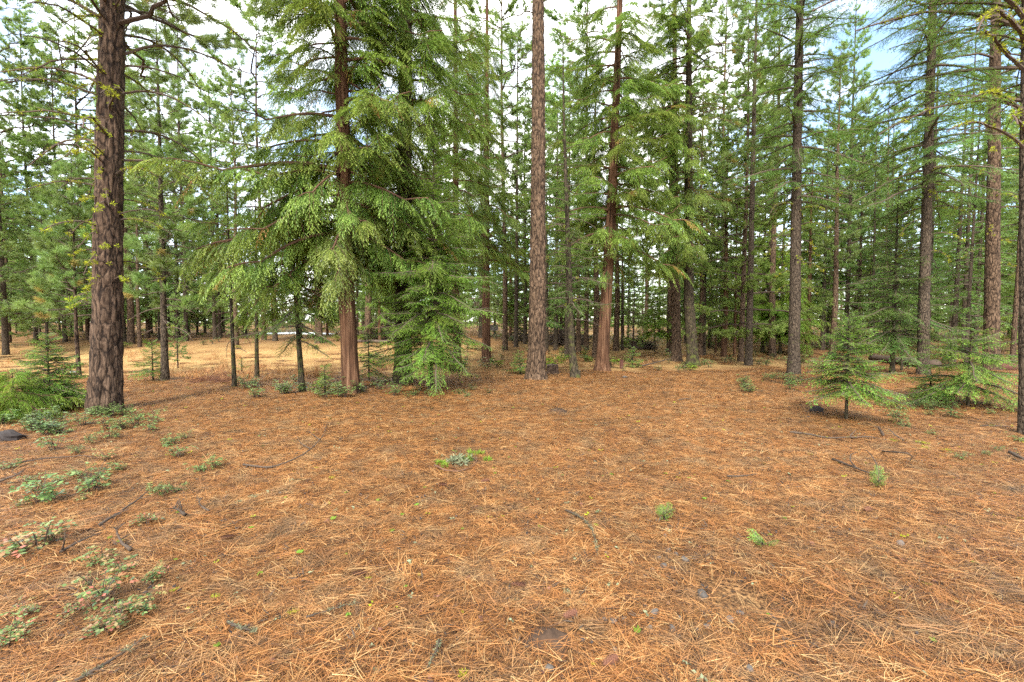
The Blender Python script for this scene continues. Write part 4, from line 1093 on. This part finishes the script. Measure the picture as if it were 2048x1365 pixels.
def grass_tuft():
    mb = MB(); n = 60
    D = unit(np.stack([rnd(-.6, .6, n), rnd(-.6, .6, n), np.ones(n)], 1)); S = unit(np.cross(D, unit(RNG.normal(size=(n, 3)))))
    mb.leaves(np.stack([rnd(-.12, .12, n), rnd(-.12, .12, n), 0 * D[:, 0]], 1), D, S, rnd(.12, .32, n), 0.006, 0, rnd(.3, 1, n))
    return mb.mesh('dry_grass', [M['needle']])
def dry_brush():
    tu = [grass_tuft() for _ in range(4)]; P = []
    for i in range(260):
        u, v = random.choice([(random.uniform(380, 700), random.uniform(735, 765)), (random.uniform(1000, 1300), random.uniform(700, 735)), (random.uniform(700, 1000), random.uniform(700, 760)), (random.uniform(0, 480), random.uniform(700, 760))])
        P.append(at(u, v))
    n = len(P)
    scatter('dry_grass', tu, P, np.stack([np.zeros(n), np.zeros(n), rnd(0, 6.28, n)], 1), rnd(.6, 1.3, n), RNG.integers(0, 4, n))
dry_brush()

def ground_cover():
    P = []
    for i in range(650):
        y = rnd(16, 60); u = rnd(0, 2048)
        if u < 700 and y < 26: continue
        x = (u - 1024) / F * y
        if noise3(np.array([x * .25]), np.array([y * .25 + 4]), np.array([2.2]))[0] < -.1: continue
        P.append((x, y, float(ground_z(x, y))))
    n = len(P)
    scatter('ground_cover', SHRUB + LEAFY, P, np.stack([np.zeros(n), np.zeros(n), rnd(0, 6.28, n)], 1), rnd(1.0, 2.4, n), RNG.integers(0, 8, n))
ground_cover()

def litter_bits():
    """twig crumbs, leaf flakes, cone scales strewn over the floor: nobody could count them"""
    src = []
    for mi, (m, L, W, n) in enumerate([('stick', 0.05, 0.007, 5), ('charcoal', 0.02, 0.014, 4), ('lichen', 0.02, 0.012, 5), ('bright_leaf', 0.03, 0.018, 2), ('grey_lichen', 0.018, 0.012, 5), ('cone', 0.022, 0.016, 3), ('redlog', 0.03, 0.012, 2)]):
        mb = MB(); D = unit(np.stack([rnd(-1, 1, n), rnd(-1, 1, n), rnd(0, .25, n)], 1)); S = unit(np.cross(D, unit(np.stack([rnd(-.6, .6, n), rnd(-.6, .6, n), np.ones(n)], 1))))
        mb.leaves(np.stack([rnd(-.02, .02, n), rnd(-.02, .02, n), rnd(0, .012, n)], 1), D, S, L * rnd(.6, 1.3, n), W, 0, rnd(.2, .9, n))
        src.append(mb.mesh('litter_bit', [M[m]]))
    y = rnd(1.2, 14, 5200) ** 1.0; x = rnd(-1.2, 1.2, len(y)) * (y + .5); keep = RNG.random(len(y)) < (y / 4) ; x, y = x[keep], y[keep]; n = len(x)
    vid = RNG.choice(7, n, p=[.42, .2, .05, .05, .13, .1, .05])
    scatter('litter_bits', src, np.stack([x, y, ground_z(x, y) + .016], 1), np.stack([rnd(-.2, .2, n), rnd(-.2, .2, n), rnd(0, 6.28, n)], 1), rnd(.6, 1.5, n), vid)
litter_bits()

def clearing_leaves():
    mb = MB(); n = 5000
    y = rnd(12.8, 27, n); x = rnd(-1.15, 0.1, n) * y
    D = unit(np.stack([rnd(-1, 1, n), rnd(-1, 1, n), rnd(-.1, .3, n)], 1)); S = unit(np.cross(D, np.array([0, 0, 1.0]) + rnd(-.3, .3, (n, 3))))
    mb.leaves(np.stack([x, y, ground_z(x, y) + .004], 1), D, S, rnd(.04, .09, n), .045, 0, rnd(.55, 1, n))
    o = link('fallen_leaves', mb.mesh('fallen_leaves', [M['needle']])); o['kind'] = 'stuff'
clearing_leaves()

# stones
def stone_mesh(seed, flat=0.55):
    r = np.random.default_rng(seed); k, m = 14, 9
    th = np.linspace(0, 2 * np.pi, k, endpoint=False); ph = np.linspace(0, np.pi, m)
    X = np.outer(np.sin(ph), np.cos(th)); Y = np.outer(np.sin(ph), np.sin(th)); Z = np.outer(np.cos(ph), np.ones(k))
    cut = unit(r.normal(size=(7, 3))); P = np.stack([X, Y, Z], -1)
    for c in cut:
        d = P @ c; P = P - np.maximum(d - .72, 0)[..., None] * c
    P = P * [1, r.uniform(.6, .85), flat] * (1 + .06 * noise3(P[..., 0] * 3 + seed, P[..., 1] * 3, P[..., 2] * 3))[..., None]
    i = np.arange(m - 1)[:, None] * k; j = np.arange(k)[None]; j2 = (j + 1) % k
    Q = np.stack([i + j, i + k + j, i + k + j2, i + j2], -1).reshape(-1, 4)
    mb = MB(); mb.add(P.reshape(-1, 3), Q, 0, .5)
    return mb
STONES = [stone_mesh(i).mesh('stone', [M['stone']]) for i in range(6)]
def stone(u, v, wpx, label, group=None, sink=.25):
    b = at(u, v); s = wpx * b[1] / F / 2
    o = link('stone', random.choice(STONES), loc=(b[0], b[1], b[2] + .004 + s * (.52 - sink * .6))); o.scale = (s,) * 3
    o.rotation_euler = (random.uniform(-.3, .3), random.uniform(-.3, .3), random.uniform(0, 6.28))
    return tag(o, label, 'stone', group)
stone(1404, 1198, 32, 'largest dark stone of the cluster, standing proud of the needles')
stone(1310, 1230, 24, 'bluish grey angular stone in the lower part of the stone cluster')
stone(1226, 1247, 20, 'rounded pale grey stone, lower twin of a touching pair')
stone(1211, 1243, 14, 'small stone touching the rounded pale grey one')
stone(1344, 1262, 20, 'tan stone with a pale top below the bluish angular one')
stone(1300, 1260, 15, 'small round grey stone between the pale pair and the tan stone')
stone(1326, 1138, 20, 'pale-topped stone in the upper part of the cluster')
stone(1370, 1124, 20, 'flat dark stone with a white edge at the upper side of the cluster')
stone(1330, 1076, 15, 'small dark flat stone just below the tiny seedling')
stone(1802, 1094, 24, 'flat pale grey pointed stone lying alone on the needles')
stone(1665, 1250, 16, 'dark round stone near the pale dry straw')
stone(1225, 1220, 13, 'small whitish pebble above the pale pair')
stone(1415, 1258, 18, 'greenish grey stone at the lower far side of the cluster')
stone(1460, 1245, 20, 'brown angular stone past the greenish one')
stone(1500, 1345, 26, 'long pale stone tilted up at the bottom of the picture')
stone(1098, 1345, 24, 'tan stone at the bottom of the picture, below the bare soil patch', sink=0)
stone(1230, 1305, 16, 'dark stone with a bright rim below the cluster')
stone(706, 946, 11, 'small pale flat pebble left of the fallen lichened twig')
for u, v in [(1215, 1110), (1235, 1127), (1262, 1128), (1318, 1118), (1306, 1143), (1290, 1155), (1340, 1158), (1345, 1165), (1262, 1150), (1336, 1102), (1352, 1110), (1336, 1210), (1290, 1215), (1270, 1205), (1418, 1225), (1395, 1262), (1360, 1240), (1248, 1240), (1520, 1290), (1470, 1310), (1440, 1350), (1480, 1228)]:
    stone(u, v, random.uniform(9, 17), 'small grey stone half buried in needles among the stone cluster', 'small stones of the cluster', sink=.6)
for u, v in [(800, 945), (560, 990), (656, 992), (720, 993), (1010, 960), (1190, 925), (1460, 958), (1250, 757), (870, 955), (920, 962), (1020, 953)]:
    stone(u, v, random.uniform(8, 12), 'little dark stone lying loose on the open needle floor', 'loose little stones', sink=.4)

# cones
def cone_mesh():
    mb = MB(); n = 70
    t = np.linspace(-1, 1, 8); mb.tube(np.stack([t, 0 * t, 0 * t], 1), .22 * np.sqrt(np.maximum(1 - t * t, .02)), 6, 0)
    i = np.arange(n); x = -0.95 + 1.9 * i / n; th = i * 2.4; R = .45 * np.sqrt(np.maximum(1 - (x * .95) ** 2, .05))
    D = unit(np.stack([.55 + 0 * x, np.cos(th), np.sin(th)], 1)); P = np.stack([x - .05, .1 * np.cos(th), .1 * np.sin(th)], 1)
    mb.leaves(P, D, unit(np.cross(D, [1.0, 0, 0])), R * 1.15, .28, 0, .5)
    return mb.mesh('pine_cone', [M['cone']])
CONE = cone_mesh()
for u, v, lab in [(455, 1083, 'dark red pine cone lying alone between the hooked twig and the open floor'), (1220, 1335, 'reddish pine cone below the stone cluster at the bottom'),
                  (905, 946, 'reddish-brown cone lying under the curved lichened twig'), (1037, 1180, 'small dark red cone left of the mossy twig piece'), (970, 968, 'blackish cone fragment just below the lichened twig'),
                  (885, 976, 'dark cone just below and left of the lichened twig'), (720, 1157, 'small black cone beside a yellow lichen tuft'), (1735, 1026, 'dark cone on the needles below the curled dead branches'),
                  (1140, 1240, 'brown cone chip just above the bare soil patch')]:
    b = at(u, v); o = link('pine_cone', CONE, loc=(b[0], b[1], b[2] + .03)); o.scale = (.042,) * 3; o.rotation_euler = (0, random.uniform(-.1, .1), random.uniform(-.6, .6)); tag(o, lab, 'cone')

# yellow and grey-green lichen tufts
def tuft_mesh(mat, n=110):
    mb = MB()
    for k in range(6): lichen_clump(mb, np.array([rnd(-.5, .5), rnd(-.4, .4), rnd(.05, .3)]), .5, n // 6, 0)
    return mb.mesh('lichen_tuft', [M[mat]])
TUFT = tuft_mesh('lichen'); GTUFT = tuft_mesh('grey_lichen')
for u, v, w, lab, g in [(431, 1200, 20, 'bright yellow lichen tuft, uppermost of the two largest near the bottom', 0), (586, 1233, 26, 'bright yellow lichen tuft lying beside a thin mossy stick, the largest one', 0),
    (736, 1163, 14, 'small yellow lichen tuft beside a black cone', 0), (838, 1157, 12, 'small yellow lichen tuft above the bare hollow in the needles', 0), (664, 960, 14, 'thin yellow leaf-like tuft high on the open floor', 0),
    (632, 940, 11, 'tiny yellow tuft just below the arched twig', 0), (350, 1187, 18, 'yellow-green tuft up and left of the bright round one', 0), (377, 1224, 10, 'tiny pale yellow tuft below the two yellow ones', 0),
    (620, 1236, 10, 'tiny yellow tuft on the end of the mossy stick', 0), (925, 1232, 9, 'tiny yellow tuft right of the bare hollow', 0), (578, 1172, 16, 'dull green moss tuft on the needles above the yellow tufts', 1),
    (510, 999, 24, 'flat green lichen sprig on the needles right of the hooked twig, wider one', 1), (478, 1009, 20, 'flat green lichen sprig on the needles right of the hooked twig, smaller one', 1),
    (1134, 1190, 22, 'grey-green lichen tuft on the mossy twig piece above the bare soil', 1), (1136, 1214, 18, 'dark grey-green lichen tuft just below its twin on the twig piece', 1), (1033, 1207, 12, 'white-green lichen flake left of the mossy twig piece', 1),
    (748, 1350, 16, 'pale green lichen flake at the bottom edge', 1), (740, 1324, 14, 'whitish lichen flake close to the bottom edge', 1), (925, 1358, 30, 'yellow-green lichen tuft cut by the bottom edge', 0),
    (1843, 890, 26, 'yellow lichen patch among the sticks below the broad low sapling', 0), (1790, 886, 20, 'pale yellow lichen patch left of its brighter twin among the sticks', 0), (1893, 905, 22, 'yellow lichen patch nearest the dark edge trunk', 0), (1850, 900, 20, 'small yellow lichen patch just under the big yellow one', 0),
    (1192, 1056, 12, 'yellow tuft on the thin mossy stick in the open floor', 0), (1848, 1174, 12, 'small yellow-green tuft near the frame edge', 0), (1186, 1337, 12, 'tiny green sprig left of the reddish cone at the bottom', 0)]:
    b = at(u, v); s = w * b[1] / F / 2 * 1.1
    o = link('lichen_tuft', GTUFT if g else TUFT, loc=(b[0], b[1], b[2] + .02)); o.scale = (s, s, s * .5); o.rotation_euler = (0, 0, random.uniform(0, 6)); tag(o, lab, 'lichen')

# sticks: curved solid tubes lying on the ground (pixel path, heights above ground)
def stick(name, label, path, r, mat='stick', subs=(), cat='stick', lich=0, lmat='lichen', group=None):
    P = np.array([at(u, v, h + .012 + r) for u, v, h in path]); b = P[0].copy(); b[2] = float(ground_z(b[0], b[1])); P = P - b
    def smooth(P):
        t = np.linspace(0, 1, len(P)); tq = np.linspace(0, 1, len(P) * 5)
        Q = interp(P, t, tq); 
        for _ in range(3): Q[1:-1] = (Q[:-2] + Q[1:-1] * 2 + Q[2:]) / 4
        return Q + np.cumsum(rnd(-.0035, .0035, Q.shape), 0) * min(1, np.linalg.norm(P[-1] - P[0]) * 2) 
    mb = MB(); Q = smooth(P); f = np.linspace(0, 1, len(Q))
    r = r * .8
    mb.tube(Q, r * (1.15 - .8 * f) * (1 + .22 * rnd(-1, 1, len(Q))), 7, 0)
    for sp in subs:
        S = np.array([at(u, v, h + .012 + r) for u, v, h in sp]) - b; S = smooth(S); g = np.linspace(0, 1, len(S))
        mb.tube(S, r * .65 * (1.1 - .7 * g), 6, 0)
    for k in range(3 + len(Q) // 4):      # broken side twiglets
        i = RNG.integers(1, len(Q) - 1); d = unit(Q[i + 1] - Q[i]); sd = unit(d * rnd(.2, .9) + side_of(d) * RNG.choice([-1, 1]) + [0, 0, rnd(0, .5)]); l = rnd(.02, .09) * min(1, r * 90)
        mb.tube(np.array([Q[i], Q[i] + sd * l * .5, Q[i] + sd * l + rnd(-.2, .2, 3) * l]), [r * .35, r * .28, r * .15], 4, 0, cap=False)
    for k in range(lich): lichen_clump(mb, Q[RNG.integers(1, len(Q))] + [0, 0, r * .6], rnd(.006, .02), 14, 1)
    o = link(name, mb.mesh(name, [M[mat], M[lmat]], smooth=True), loc=b)
    return tag(o, label, cat, group)
stick('fallen_twig', 'long thin arched twig lying on the needles, open side up, left part of the floor', [(487, 929, .02), (540, 935, .03), (590, 918, .04), (625, 895, .04), (645, 870, .03), (653, 848, .02)], .011,
      subs=[[(620, 897, .03), (600, 885, .03), (592, 868, .02)], [(640, 880, .03), (615, 860, .02)]])
stick('fallen_branch', 'curved bare twig with fluffy green lichen along its inside', [(868, 930, .02), (890, 941, .02), (915, 942, .02), (940, 934, .02), (955, 918, .04), (950, 906, .05)], .010, 'cedar_twig')
stick('mossy_stick', 'thin dark lichened stick lying beside the largest yellow tuft', [(612, 1234, .02), (650, 1222, .02), (690, 1208, .02), (715, 1203, .02)], .006, lich=14, lmat='grey_lichen')
stick('mossy_stick', 'thin crooked mossy stick above the upper end of the stone cluster', [(1132, 1020, .02), (1165, 1035, .02), (1187, 1052, .02), (1196, 1085, .02), (1200, 1105, .02)], .008, lich=30, lmat='grey_lichen')
stick('mossy_stick', 'thin lichened stick near the bottom centre', [(880, 1278, .02), (874, 1300, .03), (862, 1322, .02), (855, 1335, .02)], .006, lich=16, lmat='grey_lichen')
stick('mossy_stick', 'dark lichened stick among the pink-leaved plants at the bottom corner', [(150, 1362, .02), (200, 1335, .03), (255, 1300, .02), (290, 1275, .05)], .009, lich=14, lmat='grey_lichen')
stick('mossy_stick', 'short chunky lichened stick below the left yellow tuft', [(455, 1243, .02), (478, 1256, .02), (508, 1264, .02)], .009, lich=18, lmat='grey_lichen')
stick('hooked_twig', 'small dark twig curling up like a hook on the slope beside the pale pink leaves', [(262, 1100, .01), (240, 1085, .03), (232, 1066, .05), (231, 1052, .10)], .012)
stick('hooked_twig', 'thin dark twig curled like a hook, the higher one on the slope', [(418, 1022, .01), (402, 1012, .03), (396, 1003, .07), (404, 994, .09)], .009)
stick('short_twig', 'short dark stub leaning in the needles left of the higher hook', [(370, 1030, .02), (358, 1020, .04), (345, 1014, .06)], .014)
stick('short_twig', 'thin upright dark stub just above the leaning one', [(363, 1020, .01), (361, 1010, .05), (359, 1000, .08)], .007)
stick('fallen_stick', 'straight tapering stick lying on the side slope towards the open floor', [(200, 1050, .02), (250, 1018, .03), (300, 982, .05)], .013)
stick('fallen_stick', 'dark forked stick beside the frame-edge pink plant', [(120, 1105, .02), (155, 1085, .04), (203, 1066, .05)], .010, subs=[[(125, 1100, .03), (130, 1080, .12), (131, 1065, .16)]])
stick('fallen_stick', 'long thin stick across the top of the side slope', [(20, 930, .03), (90, 918, .04), (160, 912, .03), (200, 914, .02)], .010)
stick('fallen_stick', 'thin dark stick leaning into the frame edge on the side slope', [(0, 962, .03), (30, 952, .1), (50, 940, .12)], .012)
stick('fallen_stick', 'small crooked red-brown twig alone on the floor', [(612, 1008, .02), (628, 1010, .03), (618, 1022, .02)], .005, 'cedar_twig')
stick('fallen_stick', 'slim pale stick on the far floor towards the curled branches', [(1455, 952, .02), (1480, 951, .02), (1505, 948, .03), (1517, 946, .03)], .008)
stick('fallen_stick', 'long low stick lying below the bright fir sapling', [(1580, 864, .03), (1615, 867, .03), (1650, 874, .02), (1700, 872, .04), (1740, 872, .03), (1770, 878, .02)], .014, subs=[[(1700, 872, .04), (1712, 860, .09)]], lich=8)
stick('dead_branch_piece', 'curled dead branch with an upright prong, antler-like, below the broad low sapling', [(1665, 918, .02), (1700, 932, .03), (1735, 945, .03), (1752, 948, .02)], .014, subs=[[(1752, 948, .03), (1753, 930, .07), (1742, 912, .14), (1732, 900, .20)], [(1712, 936, .03), (1700, 922, .10), (1700, 910, .14), (1712, 905, .17)]])
stick('dead_branch_piece', 'low arched dead branch beside the antler-like one', [(1765, 903, .02), (1790, 905, .10), (1815, 907, .13), (1824, 914, .09), (1818, 928, .01)], .011)
stick('dead_branch_piece', 'short thick stub pointing up beside the long low stick', [(1766, 871, .01), (1762, 862, .07), (1757, 853, .13)], .020)
stick('dead_branch_piece', 'thin slanting stick just right of the short thick stub', [(1808, 880, .02), (1790, 870, .05), (1778, 858, .1)], .011)
stick('dead_branch_piece', 'thin dark twig against the foot of the edge trunk', [(1960, 852, .10), (1990, 852, .12), (2030, 854, .12)], .012, lich=5)
stick('dead_branch_piece', 'dark stick running into the frame edge below the edge trunk', [(2020, 905, .04), (2048, 918, .05), (2070, 928, .03)], .022)
stick('dead_branch_piece', 'long thin fallen branch on the bank under the touching pair', [(1285, 732, .08), (1310, 726, .12), (1340, 718, .2), (1352, 714, .3)], .03, subs=[[(1310, 726, .1), (1300, 718, .3)]])
stick('dead_branch_piece', 'small forked stick on the floor below the mossy lichened trunk', [(1358, 800, .02), (1372, 797, .04), (1384, 798, .02)], .012, subs=[[(1380, 797, .03), (1382, 789, .1)]])
stick('dry_straw', 'bundle of pale dry grass straws lying near the frame corner', [(1800, 1248, .03), (1860, 1255, .04), (1930, 1268, .03), (2010, 1290, .02)], .0035, 'needle', subs=[[(1800, 1248, .03), (1870, 1262, .03), (1950, 1285, .02)], [(1802, 1250, .03), (1860, 1250, .05), (1960, 1262, .03)], [(1795, 1247, .03), (1850, 1258, .03), (1900, 1275, .02)]], cat='grass')
stick('dry_straw', 'pale crossed straws to the left of the straw bundle', [(1680, 1230, .03), (1720, 1255, .05), (1780, 1290, .03), (1840, 1335, .02)], .003, 'needle', subs=[[(1712, 1232, .03), (1700, 1262, .05), (1670, 1300, .02)], [(1700, 1235, .04), (1730, 1228, .05)], [(1660, 1310, .02), (1690, 1340, .04), (1705, 1362, .02)]], cat='grass')
stick('dry_straw', 'thin pale straws stretching across the side slope', [(130, 1048, .03), (230, 1025, .05), (300, 1010, .04)], .003, 'needle', subs=[[(340, 1015, .03), (380, 1030, .04), (430, 1040, .02)], [(330, 1048, .03), (400, 1052, .05), (450, 1060, .03)]], cat='grass')

# lichen draped on the curved twig
def lichened():
    b = at(910, 925); mb = MB()
    for (u, v, s, c) in [(880, 928, .06, 0), (890, 932, .05, 0), (905, 925, .08, 1), (915, 920, .09, 1), (925, 927, .08, 1), (935, 922, .06, 0), (945, 908, .06, 0), (960, 908, .05, 0), (975, 920, .05, 0), (940, 920, .06, 1)]:
        lichen_clump(mb, at(u, v, .03) - b, s, 120, c)
    tag(link('green_lichen', mb.mesh('green_lichen', [M['bright_leaf'], M['grey_lichen']]), loc=b), 'fluffy green lichen mass caught inside the curved bare twig', 'lichen')
lichened()

def lump(name, label, u, v, wpx, hgt, mat, cat, depth=1.0, seed=3, kind=None, rough=.5):
    b = at(u, v); s = wpx * b[1] / F / 2; k, m = 26, 8
    th = np.linspace(0, 2 * np.pi, k, endpoint=False); rr = np.linspace(1, 0.02, m)
    X = np.outer(rr, np.cos(th)); Y = np.outer(rr, np.sin(th)) * depth
    edge = 1 + .25 * noise3(X * 2 + seed, Y * 2, X * 0 + seed)
    Z = hgt * (1 - rr[:, None] ** 2) * (1 + rough * noise3(X * 4 + seed, Y * 4 + seed, X * 0)) - .01
    X = X * edge * s; Y = Y * edge * s
    Z = Z + ground_z(X + b[0], Y + b[1]) - b[2]
    i = np.arange(m - 1)[:, None] * k; j = np.arange(k)[None]; j2 = (j + 1) % k
    Q = np.stack([i + j, i + j2, i + k + j2, i + k + j], -1).reshape(-1, 4)
    mb = MB(); mb.add(np.stack([X, Y, Z], -1), Q, 0, .5)
    o = link(name, mb.mesh(name, [M[mat]], smooth=True), loc=b)
    if kind: o['kind'] = kind
    return tag(o, label, cat)
lump('soil_mound', 'bare brown soil patch showing through the needles at the bottom', 1098, 1278, 105, .045, 'soil', 'soil', .8, 3)
lump('soil_mound', 'darker hollow of bare soil and matted grey grass left of the bare brown patch', 842, 1215, 60, .03, 'soil', 'soil', .7, 8)
lump('soil_mound', 'small bare soil patch far out on the open floor', 1115, 822, 42, .04, 'soil', 'soil', 1.2, 5)
lump('snow_patch', 'long pale strip of old snow lying beyond the clearing', 597, 667, 165, .10, 'snow', 'snow', .35, 5, rough=.2)
lump('snow_patch', 'small white spot of snow beside the thin black stem of the young pine', 146, 746, 20, .06, 'snow', 'snow', .4, 9)
# charred wood at the frame edge, dark burl on the right
def chunk(name, label, u, v, w, mat, cat, sc=(1, .7, .45)):
    b = at(u, v); s = w * b[1] / F / 2
    mb = stone_mesh(21, .9); V = np.vstack(mb.V); V = V * (1 + .22 * noise3(V[:, 0] * 3, V[:, 1] * 3 + 5, V[:, 2] * 3))[:, None]; mb.V = [V]
    o = link(name, mb.mesh(name, [M[mat]]), loc=(b[0], b[1], b[2] + s * sc[2] * .6)); o.scale = (s * sc[0], s * sc[1], s * sc[2]); return tag(o, label, cat)
chunk('charred_wood', 'black charred chunk of wood at the frame edge below the low saplings', 18, 884, 70, 'charcoal', 'wood')
chunk('dark_burl', 'dark rounded chunk of rotten wood lying left of the bright fir sapling stem', 1634, 826, 30, 'charcoal', 'wood', (1, .8, .6))
chunk('dark_burl', 'small dark wood piece just below the rounded dark chunk', 1616, 838, 14, 'charcoal', 'wood', (1, .8, .5))
# stump and snag
def stump(name, label, u, v, w, h, mat, cat, top='twig'):
    b = at(u, v); r = w * b[1] / F / 2; k = 18
    th = np.linspace(0, 2 * np.pi, k, endpoint=False); mb = MB(); z = np.array([-.1, 0, h * .3, h * .7, h])
    R = r * np.array([1.25, 1.2, 1.02, 1, .97]); jag = .10 * h * noise3(np.cos(th) * 3, np.sin(th) * 3, th * 0 + u)
    RR = R[:, None] * (1 + .08 * noise3(np.cos(th)[None] * 4 + u + 0 * R[:, None], np.sin(th)[None] * 4 + 0 * R[:, None], z[:, None] * 6 + 0 * th))
    Z = z[:, None] + jag[None] * (z[:, None] > h * .9)
    V = np.stack([RR * np.cos(th), RR * np.sin(th), Z], -1).reshape(-1, 3); m = len(z)
    i = np.arange(m - 1)[:, None] * k; j = np.arange(k)[None]; j2 = (j + 1) % k
    mb.add(V, np.stack([i + j, i + j2, i + k + j2, i + k + j], -1).reshape(-1, 4), 0, .5)
    root = thing(name, label, cat, b); link('stump_side', mb.mesh(name, [M[mat]], smooth=False), root)
    mt = MB(); VV = np.vstack([V[-k:], V[-k:] * [.02, .02, 1]]); j = np.arange(k)
    mt.add(VV, np.stack([j, (j + 1) % k, (j + 1) % k + k, j + k], -1), 0, .5); link('cut_top', mt.mesh('cut_top', [M[top]]), root)
stump('tree_stump', 'short dark old stump between the bare brown pine and the slim crooked fir', 1105, 748, 24, .30, 'bark_dark', 'stump')
stump('broken_snag', 'thin broken reddish snag standing by the leaning cedar', 1243, 737, 7, .30, 'redlog', 'stump', 'redlog')
stump('broken_snag', 'small dark rotten stub at the foot of the slim crooked fir', 1157, 757, 8, .22, 'bark_moss', 'stump')
# logs
def log(label, p0, p1, r, mat):
    A, B = at(*p0), at(*p1); A[2] += r * .7; B[2] += r * .7; t = np.linspace(0, 1, 14)[:, None]; P = A + (B - A) * t; b = P[0].copy(); P = P - b
    mb = MB(); mb.tube(P, r * (1 + .08 * rnd(-1, 1, 14)), 14, 0); return tag(link('fallen_log', mb.mesh('fallen_log', [M[mat]], smooth=True), loc=b), label, 'log')
log('grey-brown fallen log lying behind the two bright saplings', (1745, 722), (1872, 736), .17, 'log')
log('smooth reddish fallen log at the foot of the stout brown pine, towards the frame edge', (1995, 741), (2070, 743), .16, 'redlog')
log('thin reddish log far back just past the dark fir', (1598, 697), (1645, 695), .12, 'redlog')
log('thin pale log lying across the ground behind the red cedar', (690, 684), (780, 686), .10, 'log')
# brush piles
def brush(label, u, v, w, h, n, seed, rad=.02, mat='twig'):
    b = at(u, v); s = w * b[1] / F / 2; mb = MB()
    for k in range(n):
        c = np.array([rnd(-.7, .7) * s, rnd(-.5, .5) * s, rnd(0, h)]); c[2] *= max(.1, 1 - abs(c[0]) / s); a = rnd(0, 6.28); l = rnd(.4, 1.1) * s * .6
        D = np.array([math.cos(a), math.sin(a), rnd(-.25, .35)]); t = np.linspace(-1, 1, 4)[:, None]
        P = c + D * t * l + np.array([0, 0, 1]) * (t ** 2) * rnd(-.15, .15); P[:, 2] = np.maximum(P[:, 2], .02)
        mb.tube(P, rnd(rad * .3, rad), 4, 0)
    tag(link('brush_pile', mb.mesh('brush_pile', [M[mat]]), loc=b), label, 'brush pile')
brush('low dark brush pile in the sunny gap beyond the leaning cedar', 1283, 698, 60, .7, 170, 1)
brush('grey tangle of dead branches behind the slim crooked fir', 1130, 690, 110, 1.3, 240, 2)
brush('grey tangle of dead brush beyond the small board, before the bare brown pine', 1040, 682, 60, .9, 120, 3)
brush('tall grey thicket of dead brush between the red cedar and the mossy cedar', 765, 680, 80, 2.0, 240, 4)
brush('low twiggy brown brush at the near rim of the yellow clearing', 432, 765, 100, .3, 90, 5, .005, 'cone')
# small board on a post
def board():
    b = at(988, 674); root = thing('sign_board', 'small blank grey board on a post far back in the pale gap', 'sign', b)
    def bx(nm, x0, x1, y0, y1, z0, z1, m):
        mb = MB(); V = [[x, y, z] for z in (z0, z1) for y in (y0, y1) for x in (x0, x1)]
        mb.add(V, [[0, 2, 3, 1], [4, 5, 7, 6], [0, 1, 5, 4], [2, 6, 7, 3], [0, 4, 6, 2], [1, 3, 7, 5]], 0, .5); link(nm, mb.mesh(nm, [M[m]]), root)
    d = b[1]; bx('post', -.05, .05, -.05, .05, -.2, 1.0, 'charcoal'); bx('board', -8.5 * d / F, 8.5 * d / F, -.085, -.053, .5, .5 + 11 * d / F, 'board')
board()
print('objects', len(bpy.data.objects), 'tris', sum(len(m.polygons) for m in bpy.data.meshes) * 2)
